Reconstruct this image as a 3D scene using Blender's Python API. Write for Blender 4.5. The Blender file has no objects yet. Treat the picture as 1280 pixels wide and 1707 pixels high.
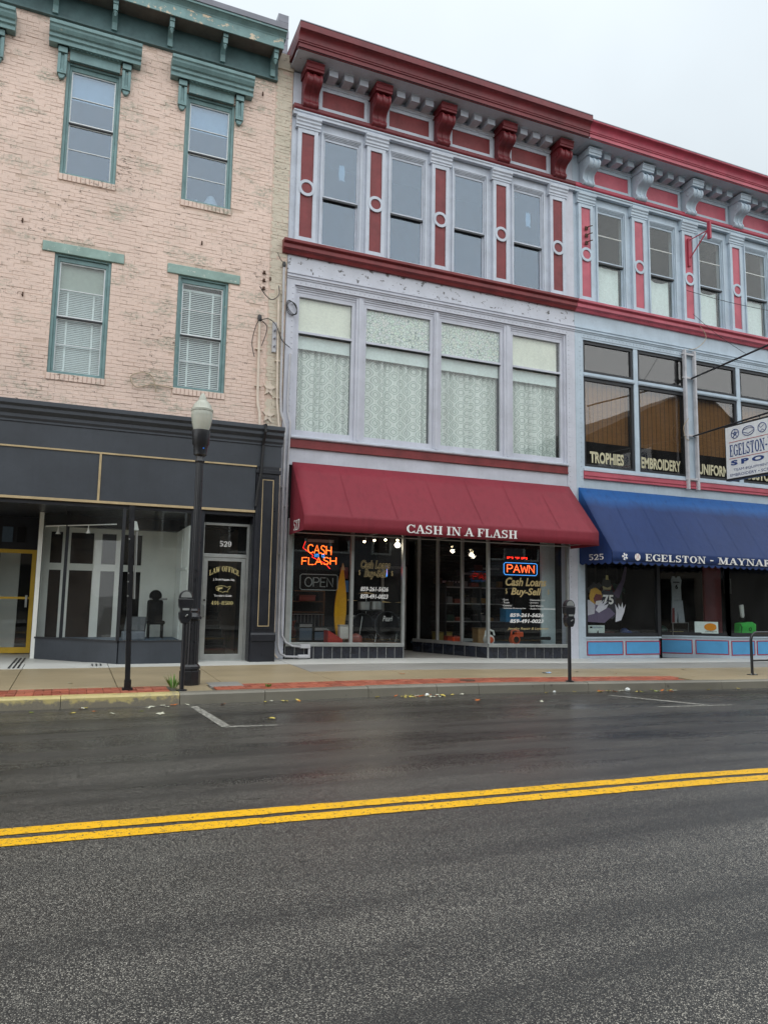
import bpy, bmesh, math, random
from mathutils import Vector, Matrix
random.seed(7)
sc = bpy.context.scene
C = sc.collection
PI = math.pi

# ---------------------------------------------------------------- camera
CAM = Vector((0, -15.0, 1.3)); YAW, PITCH, ROLL = math.radians(22.663), math.radians(6.724), math.radians(0.985)
fw = Vector((math.sin(YAW)*math.cos(PITCH), math.cos(YAW)*math.cos(PITCH), math.sin(PITCH)))
r0 = Vector((math.cos(YAW), -math.sin(YAW), 0)); u0 = r0.cross(fw)
rt = math.cos(ROLL)*r0 + math.sin(ROLL)*u0; up = -math.sin(ROLL)*r0 + math.cos(ROLL)*u0
cd = bpy.data.cameras.new('camera'); cam = bpy.data.objects.new('camera', cd); C.objects.link(cam)
cd.sensor_fit = 'VERTICAL'; cd.sensor_height = 24; cd.lens = 24*1230/1707; cd.clip_end = 2000; cd.clip_start = .05
cam.matrix_world = Matrix(((rt.x, up.x, -fw.x, CAM.x), (rt.y, up.y, -fw.y, CAM.y), (rt.z, up.z, -fw.z, CAM.z), (0, 0, 0, 1)))
sc.camera = cam
# ---------------------------------------------------------------- sky, sun, exposure
SUN_EL, SUN_AZ = math.radians(50), math.radians(205)      # azimuth clockwise from +y
w = bpy.data.worlds.new('World'); sc.world = w; w.use_nodes = True
nt = w.node_tree; nt.nodes.clear()
def wn(t, **k):
    n = nt.nodes.new(t)
    for a, b in k.items(): setattr(n, a, b)
    return n
sky = wn('ShaderNodeTexSky', sky_type='NISHITA', sun_disc=False, sun_elevation=SUN_EL, sun_rotation=SUN_AZ, air_density=1.0, dust_density=3.0)
tc = wn('ShaderNodeTexCoord'); sep = wn('ShaderNodeSeparateXYZ'); nt.links.new(tc.outputs['Generated'], sep.inputs[0])
# overcast: luminance rises from the horizon to the zenith (1 + 2 sin h) / 3
mr = wn('ShaderNodeMapRange'); mr.inputs['From Min'].default_value = 0; mr.inputs['From Max'].default_value = 1
mr.inputs['To Min'].default_value = 3.5; mr.inputs['To Max'].default_value = 7.2
nt.links.new(sep.outputs['Z'], mr.inputs['Value'])
nz = wn('ShaderNodeTexNoise'); nz.inputs['Scale'].default_value = 2.2; nz.inputs['Detail'].default_value = 5
nt.links.new(tc.outputs['Generated'], nz.inputs['Vector'])
cr = wn('ShaderNodeMapRange'); cr.inputs['From Min'].default_value = .3; cr.inputs['From Max'].default_value = .7; cr.inputs['To Min'].default_value = .93; cr.inputs['To Max'].default_value = 1.06
nt.links.new(nz.outputs['Fac'], cr.inputs['Value'])
mu = wn('ShaderNodeMath', operation='MULTIPLY'); nt.links.new(mr.outputs[0], mu.inputs[0]); nt.links.new(cr.outputs[0], mu.inputs[1])
vm = wn('ShaderNodeVectorMath', operation='SCALE'); vm.inputs[0].default_value = (.90, .985, 1.04); nt.links.new(mu.outputs[0], vm.inputs['Scale'])
mx = wn('ShaderNodeMixRGB'); mx.inputs[0].default_value = .93
nt.links.new(sky.outputs[0], mx.inputs[1]); nt.links.new(vm.outputs[0], mx.inputs[2])
bg = wn('ShaderNodeBackground'); bg.inputs[1].default_value = .1; nt.links.new(mx.outputs[0], bg.inputs[0])
wo = wn('ShaderNodeOutputWorld'); nt.links.new(bg.outputs[0], wo.inputs[0])
sd = bpy.data.lights.new('sun', 'SUN'); sd.energy = 1.5; sd.angle = math.radians(150); sd.color = (1, .985, .96)
so = bpy.data.objects.new('sun', sd); C.objects.link(so)
sdir = Vector((math.sin(SUN_AZ)*math.cos(SUN_EL), math.cos(SUN_AZ)*math.cos(SUN_EL), math.sin(SUN_EL)))
so.rotation_euler = sdir.to_track_quat('Z', 'Y').to_euler(); so.location = (0, -30, 40)
vs = sc.view_settings; vs.view_transform = 'Standard'; vs.look = 'None'; vs.exposure = .82; vs.gamma = 1; vs.use_curve_mapping = False
sc.cycles.max_bounces = 8; sc.cycles.transparent_max_bounces = 16; sc.cycles.use_denoising = True
sc.cycles.caustics_reflective = False; sc.cycles.caustics_refractive = False; sc.cycles.sample_clamp_indirect = 4

# ---------------------------------------------------------------- materials
def lin(c):
    return tuple((x/12.92 if x <= .04045 else ((x+.055)/1.055)**2.4) for x in (v/255 for v in c)) + (1,)
class N:
    def __init__(s, name):
        s.m = bpy.data.materials.new(name); s.m.use_nodes = True; s.t = s.m.node_tree; s.t.nodes.clear()
        s.out = s.t.nodes.new('ShaderNodeOutputMaterial')
    def n(s, t, ins=None, **k):
        x = s.t.nodes.new(t)
        for a, b in k.items(): setattr(x, a, b)
        for a, b in (ins or {}).items(): s.set(x, a, b)
        return x
    def set(s, x, a, b):
        i = x.inputs[a]
        if isinstance(b, bpy.types.NodeSocket): s.t.links.new(b, i)
        else: i.default_value = b
    def pos(s, scale=(1, 1, 1)):
        g = s.n('ShaderNodeNewGeometry')
        return s.n('ShaderNodeVectorMath', {0: g.outputs['Position'], 1: scale}, operation='MULTIPLY').outputs[0]
    def noise(s, vec, scale, detail=4, rough=.55):
        return s.n('ShaderNodeTexNoise', {'Vector': vec, 'Scale': scale, 'Detail': detail, 'Roughness': rough}).outputs['Fac']
    def vor(s, vec, scale, feature='F1', out='Distance', rnd=1):
        return s.n('ShaderNodeTexVoronoi', {'Vector': vec, 'Scale': scale, 'Randomness': rnd}, feature=feature).outputs[out]
    def rng(s, v, a, b, c=0., d=1.):
        return s.n('ShaderNodeMapRange', {'Value': v, 'From Min': a, 'From Max': b, 'To Min': c, 'To Max': d}).outputs[0]
    def mix(s, f, a, b, mode='MIX'):
        return s.n('ShaderNodeMixRGB', {0: f, 1: a, 2: b}, blend_type=mode).outputs[0]
    def math(s, op, a, b=0., c=0.):
        return s.n('ShaderNodeMath', {0: a, 1: b, 2: c}, operation=op).outputs[0]
    def bsdf(s, col, rough=.6, bump=None, bs=.2, bd=.01, **k):
        p = s.n('ShaderNodeBsdfPrincipled', {'Base Color': col, 'Roughness': rough})
        for a, b in k.items(): s.set(p, a.replace('_', ' '), b)
        if bump is not None:
            bn = s.n('ShaderNodeBump', {'Height': bump, 'Strength': bs, 'Distance': bd}); s.t.links.new(bn.outputs[0], p.inputs['Normal'])
        s.t.links.new(p.outputs[0], s.out.inputs[0]); return s.m
def paint(name, c, rough=.5, var=.12, scale=2.2, dirt=.25, chips=None, chipc=(90, 88, 84), grain=.15, spec=.4, metal=0., streak=0.):
    """painted surface: uneven tone, faint dirt, fine relief and, where given, flaked chips"""
    s = N(name); p = s.pos(); col = lin(c)
    dk = tuple(v*(1-var*1.6) for v in col[:3])+(1,); lt = tuple(min(1, v*(1+var)) for v in col[:3])+(1,)
    a = s.noise(p, scale, 6); cc = s.mix(s.rng(a, .3, .7), dk, lt)
    b = s.noise(p, 14, 6, .65); cc = s.mix(s.rng(b, .55, .8, 0, dirt), cc, tuple(v*.45 for v in col[:3])+(1,))
    if streak:
        q = s.noise(s.pos((9, 9, .5)), 2, 5); cc = s.mix(s.rng(q, .5, .75, 0, streak), cc, tuple(v*.55 for v in col[:3])+(1,))
    h = s.noise(p, 45, 5)
    if chips:
        k = s.noise(s.pos((1, 1, 1.3)), 5.5, 9, .72); m = s.rng(k, chips, chips+.012); cc = s.mix(m, cc, lin(chipc)); h = s.math('SUBTRACT', h, s.math('MULTIPLY', m, 1.5))
    return s.bsdf(cc, s.rng(b, .3, .7, rough-.08, rough+.1), h, grain, .006, Specular_IOR_Level=spec, Metallic=metal)
def flat(name, c, rough=.5, metal=0., spec=.5, em=None, es=0.):
    s = N(name); k = dict(Metallic=metal, Specular_IOR_Level=spec)
    if em: k['Emission_Color'] = lin(em); k['Emission_Strength'] = es
    a = s.noise(s.pos(), 18, 4); col = lin(c)
    return s.bsdf(s.mix(s.rng(a, .3, .7), tuple(v*.86 for v in col[:3])+(1,), col), rough, **k)
def glass(name, ior=1.5, tint=(.93, .95, .95), dirt=.03, gcol=(1, 1, 1)):
    s = N(name)
    t = s.n('ShaderNodeBsdfTransparent', {0: tint+(1,)})
    w_ = s.noise(s.pos((1, 1, .6)), .9, 2); bm = s.n('ShaderNodeBump', {'Height': w_, 'Strength': .035, 'Distance': .05}).outputs[0]
    g = s.n('ShaderNodeBsdfGlossy', {'Color': gcol+(1,), 'Roughness': .0, 'Normal': bm})
    ge = s.n('ShaderNodeNewGeometry'); c = s.math('ABSOLUTE', s.n('ShaderNodeVectorMath', {0: ge.outputs['Incoming'], 1: ge.outputs['Normal']}, operation='DOT_PRODUCT').outputs['Value'])
    f0 = ((ior-1)/(ior+1))**2
    f = s.math('ADD', f0, s.math('MULTIPLY', 1-f0, s.math('POWER', s.math('SUBTRACT', 1., c), 5.)))       # reflection of thin glass, same from both sides
    m = s.n('ShaderNodeMixShader', {0: f, 1: t.outputs[0], 2: g.outputs[0]})
    d = s.n('ShaderNodeBsdfDiffuse', {0: (.55, .56, .55, 1)})
    dm = s.n('ShaderNodeMixShader', {0: s.rng(s.noise(s.pos((1, 1, .5)), 3, 6), .35, .8, dirt*.3, dirt*2), 1: m.outputs[0], 2: d.outputs[0]})
    s.t.links.new(dm.outputs[0], s.out.inputs[0]); return s.m
def emis(name, c, st):
    s = N(name); e = s.n('ShaderNodeEmission', {0: lin(c), 1: st}); s.t.links.new(e.outputs[0], s.out.inputs[0]); return s.m

def brick_mat(name, base, grey, red):
    s = N(name); p = s.pos(); B = lin(base)
    dk = lambda f: tuple(v*f for v in B[:3])+(1,)
    a = s.noise(p, .7, 7, .6); cc = s.mix(s.rng(a, .32, .68), dk(.86), B)
    v = s.noise(s.pos((2.6, 1, 7)), 1.6, 3); cc = s.mix(s.rng(v, .35, .68, 0, .25), cc, dk(.78))          # brick to brick
    b = s.noise(s.pos((.75, 1, 1.5)), 1.5, 8, .66); n2 = s.noise(s.pos((1, 1, 2)), 12, 8, .75)
    # grey-green worn patches, grime, fine dark pits, a few spots where the red clay shows
    cc = s.mix(s.math('MULTIPLY', s.rng(b, .52, .62, 0, .85), s.rng(n2, .43, .55)), cc, lin(grey))
    fine = s.noise(s.pos((1, 1, 1.8)), 30, 8, .75)
    cc = s.mix(s.rng(fine, .54, .76, 0, .36), cc, dk(.52))
    lo = s.noise(s.pos((1, 1, .8)), 1.1, 4); k = s.noise(s.pos((1, 1, 2.4)), 8, 9, .82)
    pit = s.rng(s.math('ADD', k, s.rng(lo, .4, .7, -.03, .05)), .595, .612)
    cc = s.mix(pit, cc, lin((104, 90, 80)))
    cc = s.mix(s.rng(s.noise(p, 2.3, 10, .78), .68, .69), cc, lin(red))
    h = s.math('ADD', s.math('MULTIPLY', n2, 1.2), s.math('SUBTRACT', fine, s.math('MULTIPLY', pit, 2.5)))
    return s.bsdf(cc, .72, h, .55, .014, Specular_IOR_Level=.3)
def asphalt():
    s = N('wet_asphalt'); p = s.pos()
    vd = s.n('ShaderNodeTexVoronoi', {'Vector': p, 'Scale': 165., 'Randomness': 1.})
    vs_ = s.n('ShaderNodeTexVoronoi', {'Vector': p, 'Scale': 340., 'Randomness': 1.})
    g1 = s.n('ShaderNodeSeparateColor', {0: vd.outputs['Color']}).outputs[0]; g2 = s.n('ShaderNodeSeparateColor', {0: vs_.outputs['Color']}).outputs[1]
    stone = s.math('ADD', s.math('POWER', g1, 3.2), s.rng(g2, .55, 1, 0, .5))
    edge = s.rng(vd.outputs['Distance'], .25, .62, 1, 0)
    cc = s.mix(s.math('MULTIPLY', stone, edge), lin((33, 32, 31)), lin((210, 204, 190)))
    big = s.noise(s.pos((.35, .9, 1)), .8, 6, .6); tr = s.noise(s.pos((.12, 2.2, 1)), 1.1, 4)
    cc = s.mix(s.rng(big, .35, .7, .0, .5), cc, lin((32, 31, 30)))
    cc = s.mix(s.rng(tr, .45, .66, 0, .62), cc, lin((26, 26, 26)))
    hole = s.rng(s.noise(s.pos((1, 1.8, 1)), 2.6, 7, .62), .70, .72, 0, .8); cc = s.mix(hole, cc, lin((18, 18, 18)))
    sy = s.n('ShaderNodeSeparateXYZ', {0: p}).outputs[1]
    wet = s.rng(sy, -13., -8.8, 0., 1.)                      # the lane by the kerb is still wet
    wet = s.math('MULTIPLY', wet, s.rng(s.noise(s.pos((.3, 1.2, 1)), 1.6, 5), .3, .6, .45, 1.))
    cc = s.mix(s.math('MULTIPLY', wet, .18), cc, lin((30, 29, 28)))
    rough = s.math('SUBTRACT', s.rng(stone, 0, 1, .52, .6), s.math('MULTIPLY', wet, .31))
    h = s.math('ADD', s.math('MULTIPLY', edge, s.rng(g1, 0, 1, .3, 1.)), s.math('MULTIPLY', s.noise(p, 260, 3), .5))
    bmp = s.n('ShaderNodeBump', {'Height': h, 'Distance': .004, 'Strength': s.rng(wet, 0, 1, .55, .12)})
    b = s.bsdf(cc, rough, Specular_IOR_Level=s.rng(wet, 0, 1, .5, .9))
    pr = [n for n in s.t.nodes if n.type == 'BSDF_PRINCIPLED'][0]; s.t.links.new(bmp.outputs[0], pr.inputs['Normal']); return b
def concrete(name, c, wet=.0, var=.16):
    s = N(name); p = s.pos(); col = lin(c)
    a = s.noise(s.pos((.5, 1, 1)), .9, 7, .6); cc = s.mix(s.rng(a, .3, .7), tuple(v*(1-var*1.5) for v in col[:3])+(1,), tuple(v*(1+var*.6) for v in col[:3])+(1,))
    f = s.noise(p, 120, 4); cc = s.mix(s.rng(f, .5, .8, 0, .35), cc, tuple(v*.6 for v in col[:3])+(1,))
    st = s.noise(s.pos((.6, 2.4, 1)), 1.7, 7, .7); cc = s.mix(s.rng(st, .56, .7, 0, .4), cc, tuple(v*.6 for v in col[:3])+(1,))
    spot = s.rng(s.noise(p, 8, 4, .55), .69, .71, 0, .55); cc = s.mix(spot, cc, lin((60, 55, 48)))
    return s.bsdf(cc, s.rng(st, .3, .7, .62-wet*.3, .5-wet*.25), f, .25, .004, Specular_IOR_Level=.45)
def kerb_paint():
    s = N('worn_yellow_kerb_paint'); p = s.pos()
    k = s.noise(s.pos((1, 1, 1)), 7, 9, .75); base = s.mix(s.noise(p, 60, 4), lin((96, 92, 82)), lin((150, 142, 124)))
    z = s.n('ShaderNodeSeparateXYZ', {0: p}).outputs[2]
    thr = s.math('ADD', k, s.rng(z, -.16, -.04, -.22, .1))
    cc = s.mix(s.rng(thr, .44, .56), base, s.mix(s.noise(p, 9, 5), lin((176, 160, 100)), lin((200, 186, 132))))
    return s.bsdf(cc, .5, k, .3, .006)
def curtain_mat():
    s = N('patterned_curtain'); x = s.n('ShaderNodeSeparateXYZ', {0: s.n('ShaderNodeUVMap').outputs[0]})
    f = s.math('ADD', s.math('COSINE', s.math('MULTIPLY', x.outputs[0], 2*PI/.46)), s.math('COSINE', s.math('MULTIPLY', x.outputs[1], 2*PI/.33)))
    g = s.math('ABSOLUTE', f); b = s.math('SINE', s.math('MULTIPLY', g, 7.6))
    m = s.rng(b, -.25, .15)
    wv = s.noise(s.pos(), 90, 3)
    cc = s.mix(m, lin((176, 188, 184)), lin((228, 233, 231))); cc = s.mix(s.math('MULTIPLY', wv, .2), cc, lin((150, 160, 150)))
    return s.bsdf(cc, .85, wv, .1, .002, Specular_IOR_Level=.1)
def film_mat():
    s = N('pebble_window_film'); p = s.pos((1, 0, 1))
    e = s.vor(p, 17, 'DISTANCE_TO_EDGE'); c = s.n('ShaderNodeTexVoronoi', {'Vector': p, 'Scale': 17.}).outputs['Color']
    hue = s.mix(.93, c, lin((214, 220, 214)))
    cc = s.mix(s.rng(e, .03, .08), lin((122, 138, 136)), hue)
    return s.bsdf(cc, .35)
def bamboo_mat():
    s = N('woven_bamboo'); x = s.n('ShaderNodeSeparateXYZ', {0: s.pos()})
    a = s.math('SINE', s.math('MULTIPLY', x.outputs[2], 2*PI/.022)); b = s.rng(s.math('SINE', s.math('MULTIPLY', x.outputs[0], 2*PI/.15)), .93, .98)
    n = s.noise(s.pos((.6, 1, 14)), 6, 5)
    cc = s.mix(n, lin((120, 84, 40)), lin((196, 148, 80))); cc = s.mix(s.rng(a, -1, 1, .5, 0), cc, lin((50, 34, 14))); cc = s.mix(b, cc, lin((70, 50, 24)))
    return s.bsdf(cc, .7, a, .3, .004)
MT = {}
def mk(k, m): MT[k] = m
mk('brick', brick_mat('painted_pink_brick', (234, 210, 196), (160, 160, 144), (178, 98, 78)))
mk('pier', brick_mat('painted_cream_brick', (212, 202, 184), (176, 168, 150), (168, 120, 96)))
mk('mortar', brick_mat('painted_mortar', (216, 192, 176), (150, 146, 132), (168, 110, 92)))
mk('teal', paint('teal_paint', (116, 147, 148), .5, .14, 3, .45, .66, (196, 188, 170), .3, streak=.3))
mk('teal_peel', paint('peeling_teal_paint', (122, 154, 154), .5, .16, 3, .4, .565, (214, 196, 170), .35))
mk('teal_dark', paint('deep_teal_paint', (80, 108, 110), .5, .15, 3, .3))
mk('sage', paint('pale_green_lintel_paint', (140, 166, 158), .55, .14, 3, .35, .60, (190, 196, 186)))
mk('soffit', paint('brown_grey_soffit', (112, 104, 98), .7, .12, 4, .3))
mk('gutter', paint('grey_metal_gutter', (128, 130, 140), .4, .1, 3, .2))
mk('white', paint('white_paint', (226, 230, 226), .45, .06, 3, .15))
mk('whitewood', paint('white_painted_wood', (240, 242, 236), .5, .05, 2, .15))
mk('vinyl', flat('white_sash_vinyl', (222, 228, 230), .4))
mk('charcoal', paint('charcoal_paint', (62, 67, 74), .42, .14, 1.2, .3, .76, (120, 118, 112), grain=.14, streak=.16))
mk('black', paint('black_paint', (38, 40, 46), .35, .2, 2, .2, .74, (150, 150, 146)))
mk('blackm', paint('black_painted_metal', (30, 31, 35), .33, .2, 6, .2, spec=.6))
mk('gold', paint('ochre_trim', (186, 166, 128), .5, .12, 4, .4))
mk('maroon', paint('dark_red_paint', (124, 50, 52), .45, .16, 2.4, .4, .74, (150, 120, 112), grain=.2, streak=.2))
mk('maroon2', paint('dark_red_cornice_paint', (112, 40, 46), .42, .16, 2, .35, grain=.2, streak=.22))
mk('lav', paint('lavender_grey_paint', (194, 197, 207), .5, .08, 2, .3, .69, (96, 96, 100), .25, streak=.12))
mk('lavpeel', paint('flaking_lavender_paint', (196, 199, 208), .55, .06, 2, .2, .575, (98, 96, 96), .3))
mk('lav2', paint('pale_grey_trim_paint', (192, 199, 210), .5, .08, 2.5, .35, .69, (110, 110, 112), .25, streak=.16))
mk('blue', paint('pale_blue_paint', (180, 195, 207), .5, .08, 2, .3, .70, (120, 122, 124), .2, streak=.12))
mk('pink', paint('pinkish_red_paint', (184, 90, 104), .42, .12, 2.4, .25))
mk('pinkb', paint('rose_red_paint', (166, 62, 80), .42, .12, 2.4, .25))
mk('sky_panel', paint('bright_blue_panel_paint', (84, 158, 208), .45, .06, 3, .1))
mk('redline', flat('red_line_paint', (168, 38, 66), .45))
mk('darkframe', paint('dark_bronze_frame', (44, 46, 50), .4, .1, 3, .2))
mk('alu', paint('dull_aluminium', (176, 180, 178), .36, .08, 5, .2, metal=.55, grain=.05))
mk('alud', paint('dim_aluminium_mullion', (150, 150, 148), .4, .08, 5, .2, metal=.4, grain=.05))
mk('yellowdoor', paint('yellow_door_paint', (214, 176, 62), .45, .08, 3, .3))
mk('tile', paint('black_glazed_tile', (36, 40, 50), .2, .3, 6, .3, spec=.7, grain=.05))
mk('grout', flat('pale_tile_joint', (176, 178, 176), .7))
mk('floorw', concrete('pale_terrazzo', (205, 205, 198), .3, .06))
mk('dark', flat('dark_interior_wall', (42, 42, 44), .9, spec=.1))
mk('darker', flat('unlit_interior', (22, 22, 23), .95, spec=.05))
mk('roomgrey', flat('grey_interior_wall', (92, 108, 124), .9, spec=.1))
mk('wood', flat('brown_wood', (120, 84, 52), .6))
mk('red_fabric', None); mk('blue_fabric', None)
def fabric(name, c, fade=None):
    s = N(name); p = s.pos(); col = lin(c)
    a = s.noise(s.pos((.7, 1, .7)), 1.3, 5); cc = s.mix(s.rng(a, .3, .7), tuple(v*.86 for v in col[:3])+(1,), col)
    if fade:                                                   # sun-bleached strip by the wall
        z = s.n('ShaderNodeSeparateXYZ', {0: p}).outputs[2]
        cc = s.mix(s.rng(s.math('ADD', z, s.math('MULTIPLY', s.noise(s.pos((.8, 1, .2)), 1.2, 3), .25)), 3.78, 4.02), cc, lin(fade))
    d = s.noise(s.pos((4, 4, .6)), 2, 6); cc = s.mix(s.rng(d, .5, .75, 0, .42), cc, tuple(v*.62 for v in col[:3])+(1,))
    wv = s.noise(p, 300, 2); fold = s.noise(s.pos((.8, 1, .35)), 2.2, 3)
    return s.bsdf(cc, .62, s.math('ADD', s.math('MULTIPLY', wv, .12), s.math('MULTIPLY', fold, 4)), .5, .016, Specular_IOR_Level=.35)
mk('red_fabric', fabric('maroon_awning_canvas', (134, 42, 56))); mk('blue_fabric', fabric('navy_awning_canvas', (30, 54, 104), (24, 82, 144)))
mk('letter', flat('white_lettering', (240, 240, 238), .6)); mk('cream', flat('cream_lettering', (196, 190, 158), .6))
mk('gilt', flat('gilt_window_lettering', (214, 200, 140), .5)); mk('tanlet', flat('tan_window_lettering', (196, 176, 124), .6)); mk('blacklet', flat('black_lettering_outline', (20, 20, 20), .6))
mk('signface', flat('white_sign_face', (232, 236, 238), .4)); mk('navy', flat('navy_lettering', (36, 66, 128), .5)); mk('signred', flat('red_sign_rule', (176, 60, 60), .5))
mk('glass', glass('shop_window_glass', 1.46, dirt=.01)); mk('glass_up', glass('old_window_glass', 2.0, (.72, .8, .88), .03, (.84, .94, 1.04))); mk('glass_mid', glass('curtained_window_glass', 1.45, (.97, .99, .98))); mk('glass_b3', glass('dark_office_glass', 1.75, (.86, .84, .82), .01))
mk('asphalt', asphalt()); mk('slab', concrete('wet_tan_concrete', (168, 152, 122), .6)); mk('slabg', concrete('grey_concrete', (158, 156, 150), .4)); mk('slabw', concrete('pale_concrete_strip', (206, 206, 200), .3, .07))
mk('joint', concrete('dark_joint_bed', (92, 86, 74), .2)); mk('kerb', concrete('weathered_kerb_stone', (128, 124, 112), .3, .25)); mk('kerby', kerb_paint())
mk('yline', None)
def line_mat(name, c, worn):
    s = N(name); p = s.pos(); k = s.noise(p, 26, 8, .8); v = s.vor(p, 110)
    cc = s.mix(s.rng(s.math('ADD', k, s.math('MULTIPLY', v, .25)), worn, worn+.05), lin(c), lin((58, 56, 52)))
    cc = s.mix(s.rng(s.noise(p, 2.5, 5), .4, .75, 0, .25), cc, lin(tuple(x*.7 for x in c)))
    return s.bsdf(cc, .45, s.math('ADD', v, k), .3, .003, Specular_IOR_Level=.5)
mk('yline', line_mat('yellow_road_paint', (236, 180, 8), .695)); mk('wline', line_mat('worn_white_road_paint', (190, 188, 178), .60))
def paver_mat():
    s = N('red_clay_paver'); r = s.n('ShaderNodeObjectInfo').outputs['Random']; p = s.pos()
    cc = s.mix(r, lin((142, 70, 50)), lin((180, 100, 74))); f = s.noise(p, 60, 5); cc = s.mix(s.rng(f, .45, .75, 0, .4), cc, lin((96, 52, 40)))
    st = s.noise(p, 2.2, 5); cc = s.mix(s.rng(st, .5, .75, 0, .35), cc, lin((110, 96, 78)))
    return s.bsdf(cc, .5, f, .3, .004)
mk('paver', paver_mat())
mk('curtain', curtain_mat()); mk('film', film_mat()); mk('bamboo', bamboo_mat()); mk('blind', flat('white_blind_slat', (214, 226, 230), .5)); mk('shade', flat('cream_roller_shade', (234, 234, 222), .7)); mk('shadeblue', flat('pale_roller_shade', (196, 214, 216), .7)); mk('shadegrey', flat('thin_grey_roller_shade', (158, 170, 164), .8)); mk('valance', flat('pale_mint_valance', (220, 232, 232), .7))
mk('conduit', paint('painted_conduit', (214, 200, 184), .45, .1, 4, .3)); mk('conduitg', paint('grey_painted_conduit', (186, 186, 190), .45, .1, 4, .3)); mk('wire', flat('black_cable', (24, 24, 26), .6)); mk('rust', flat('rusty_iron', (86, 62, 48), .8)); mk('tanwire', flat('tan_cable', (176, 160, 136), .6))
mk('neonr', emis('neon_red_orange', (255, 84, 40), 3.2)); mk('neony', emis('neon_yellow_orange', (255, 92, 28), 3.4)); mk('neonb', emis('neon_blue', (70, 150, 235), 1.1)); mk('neonrr', emis('neon_red', (255, 40, 30), 3.)); mk('neonoff', flat('unlit_neon_tube', (150, 154, 152), .2)); mk('bulb', emis('lit_bulb', (255, 228, 180), 14.)); mk('led', emis('red_led', (255, 40, 24), 2.2))

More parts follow.
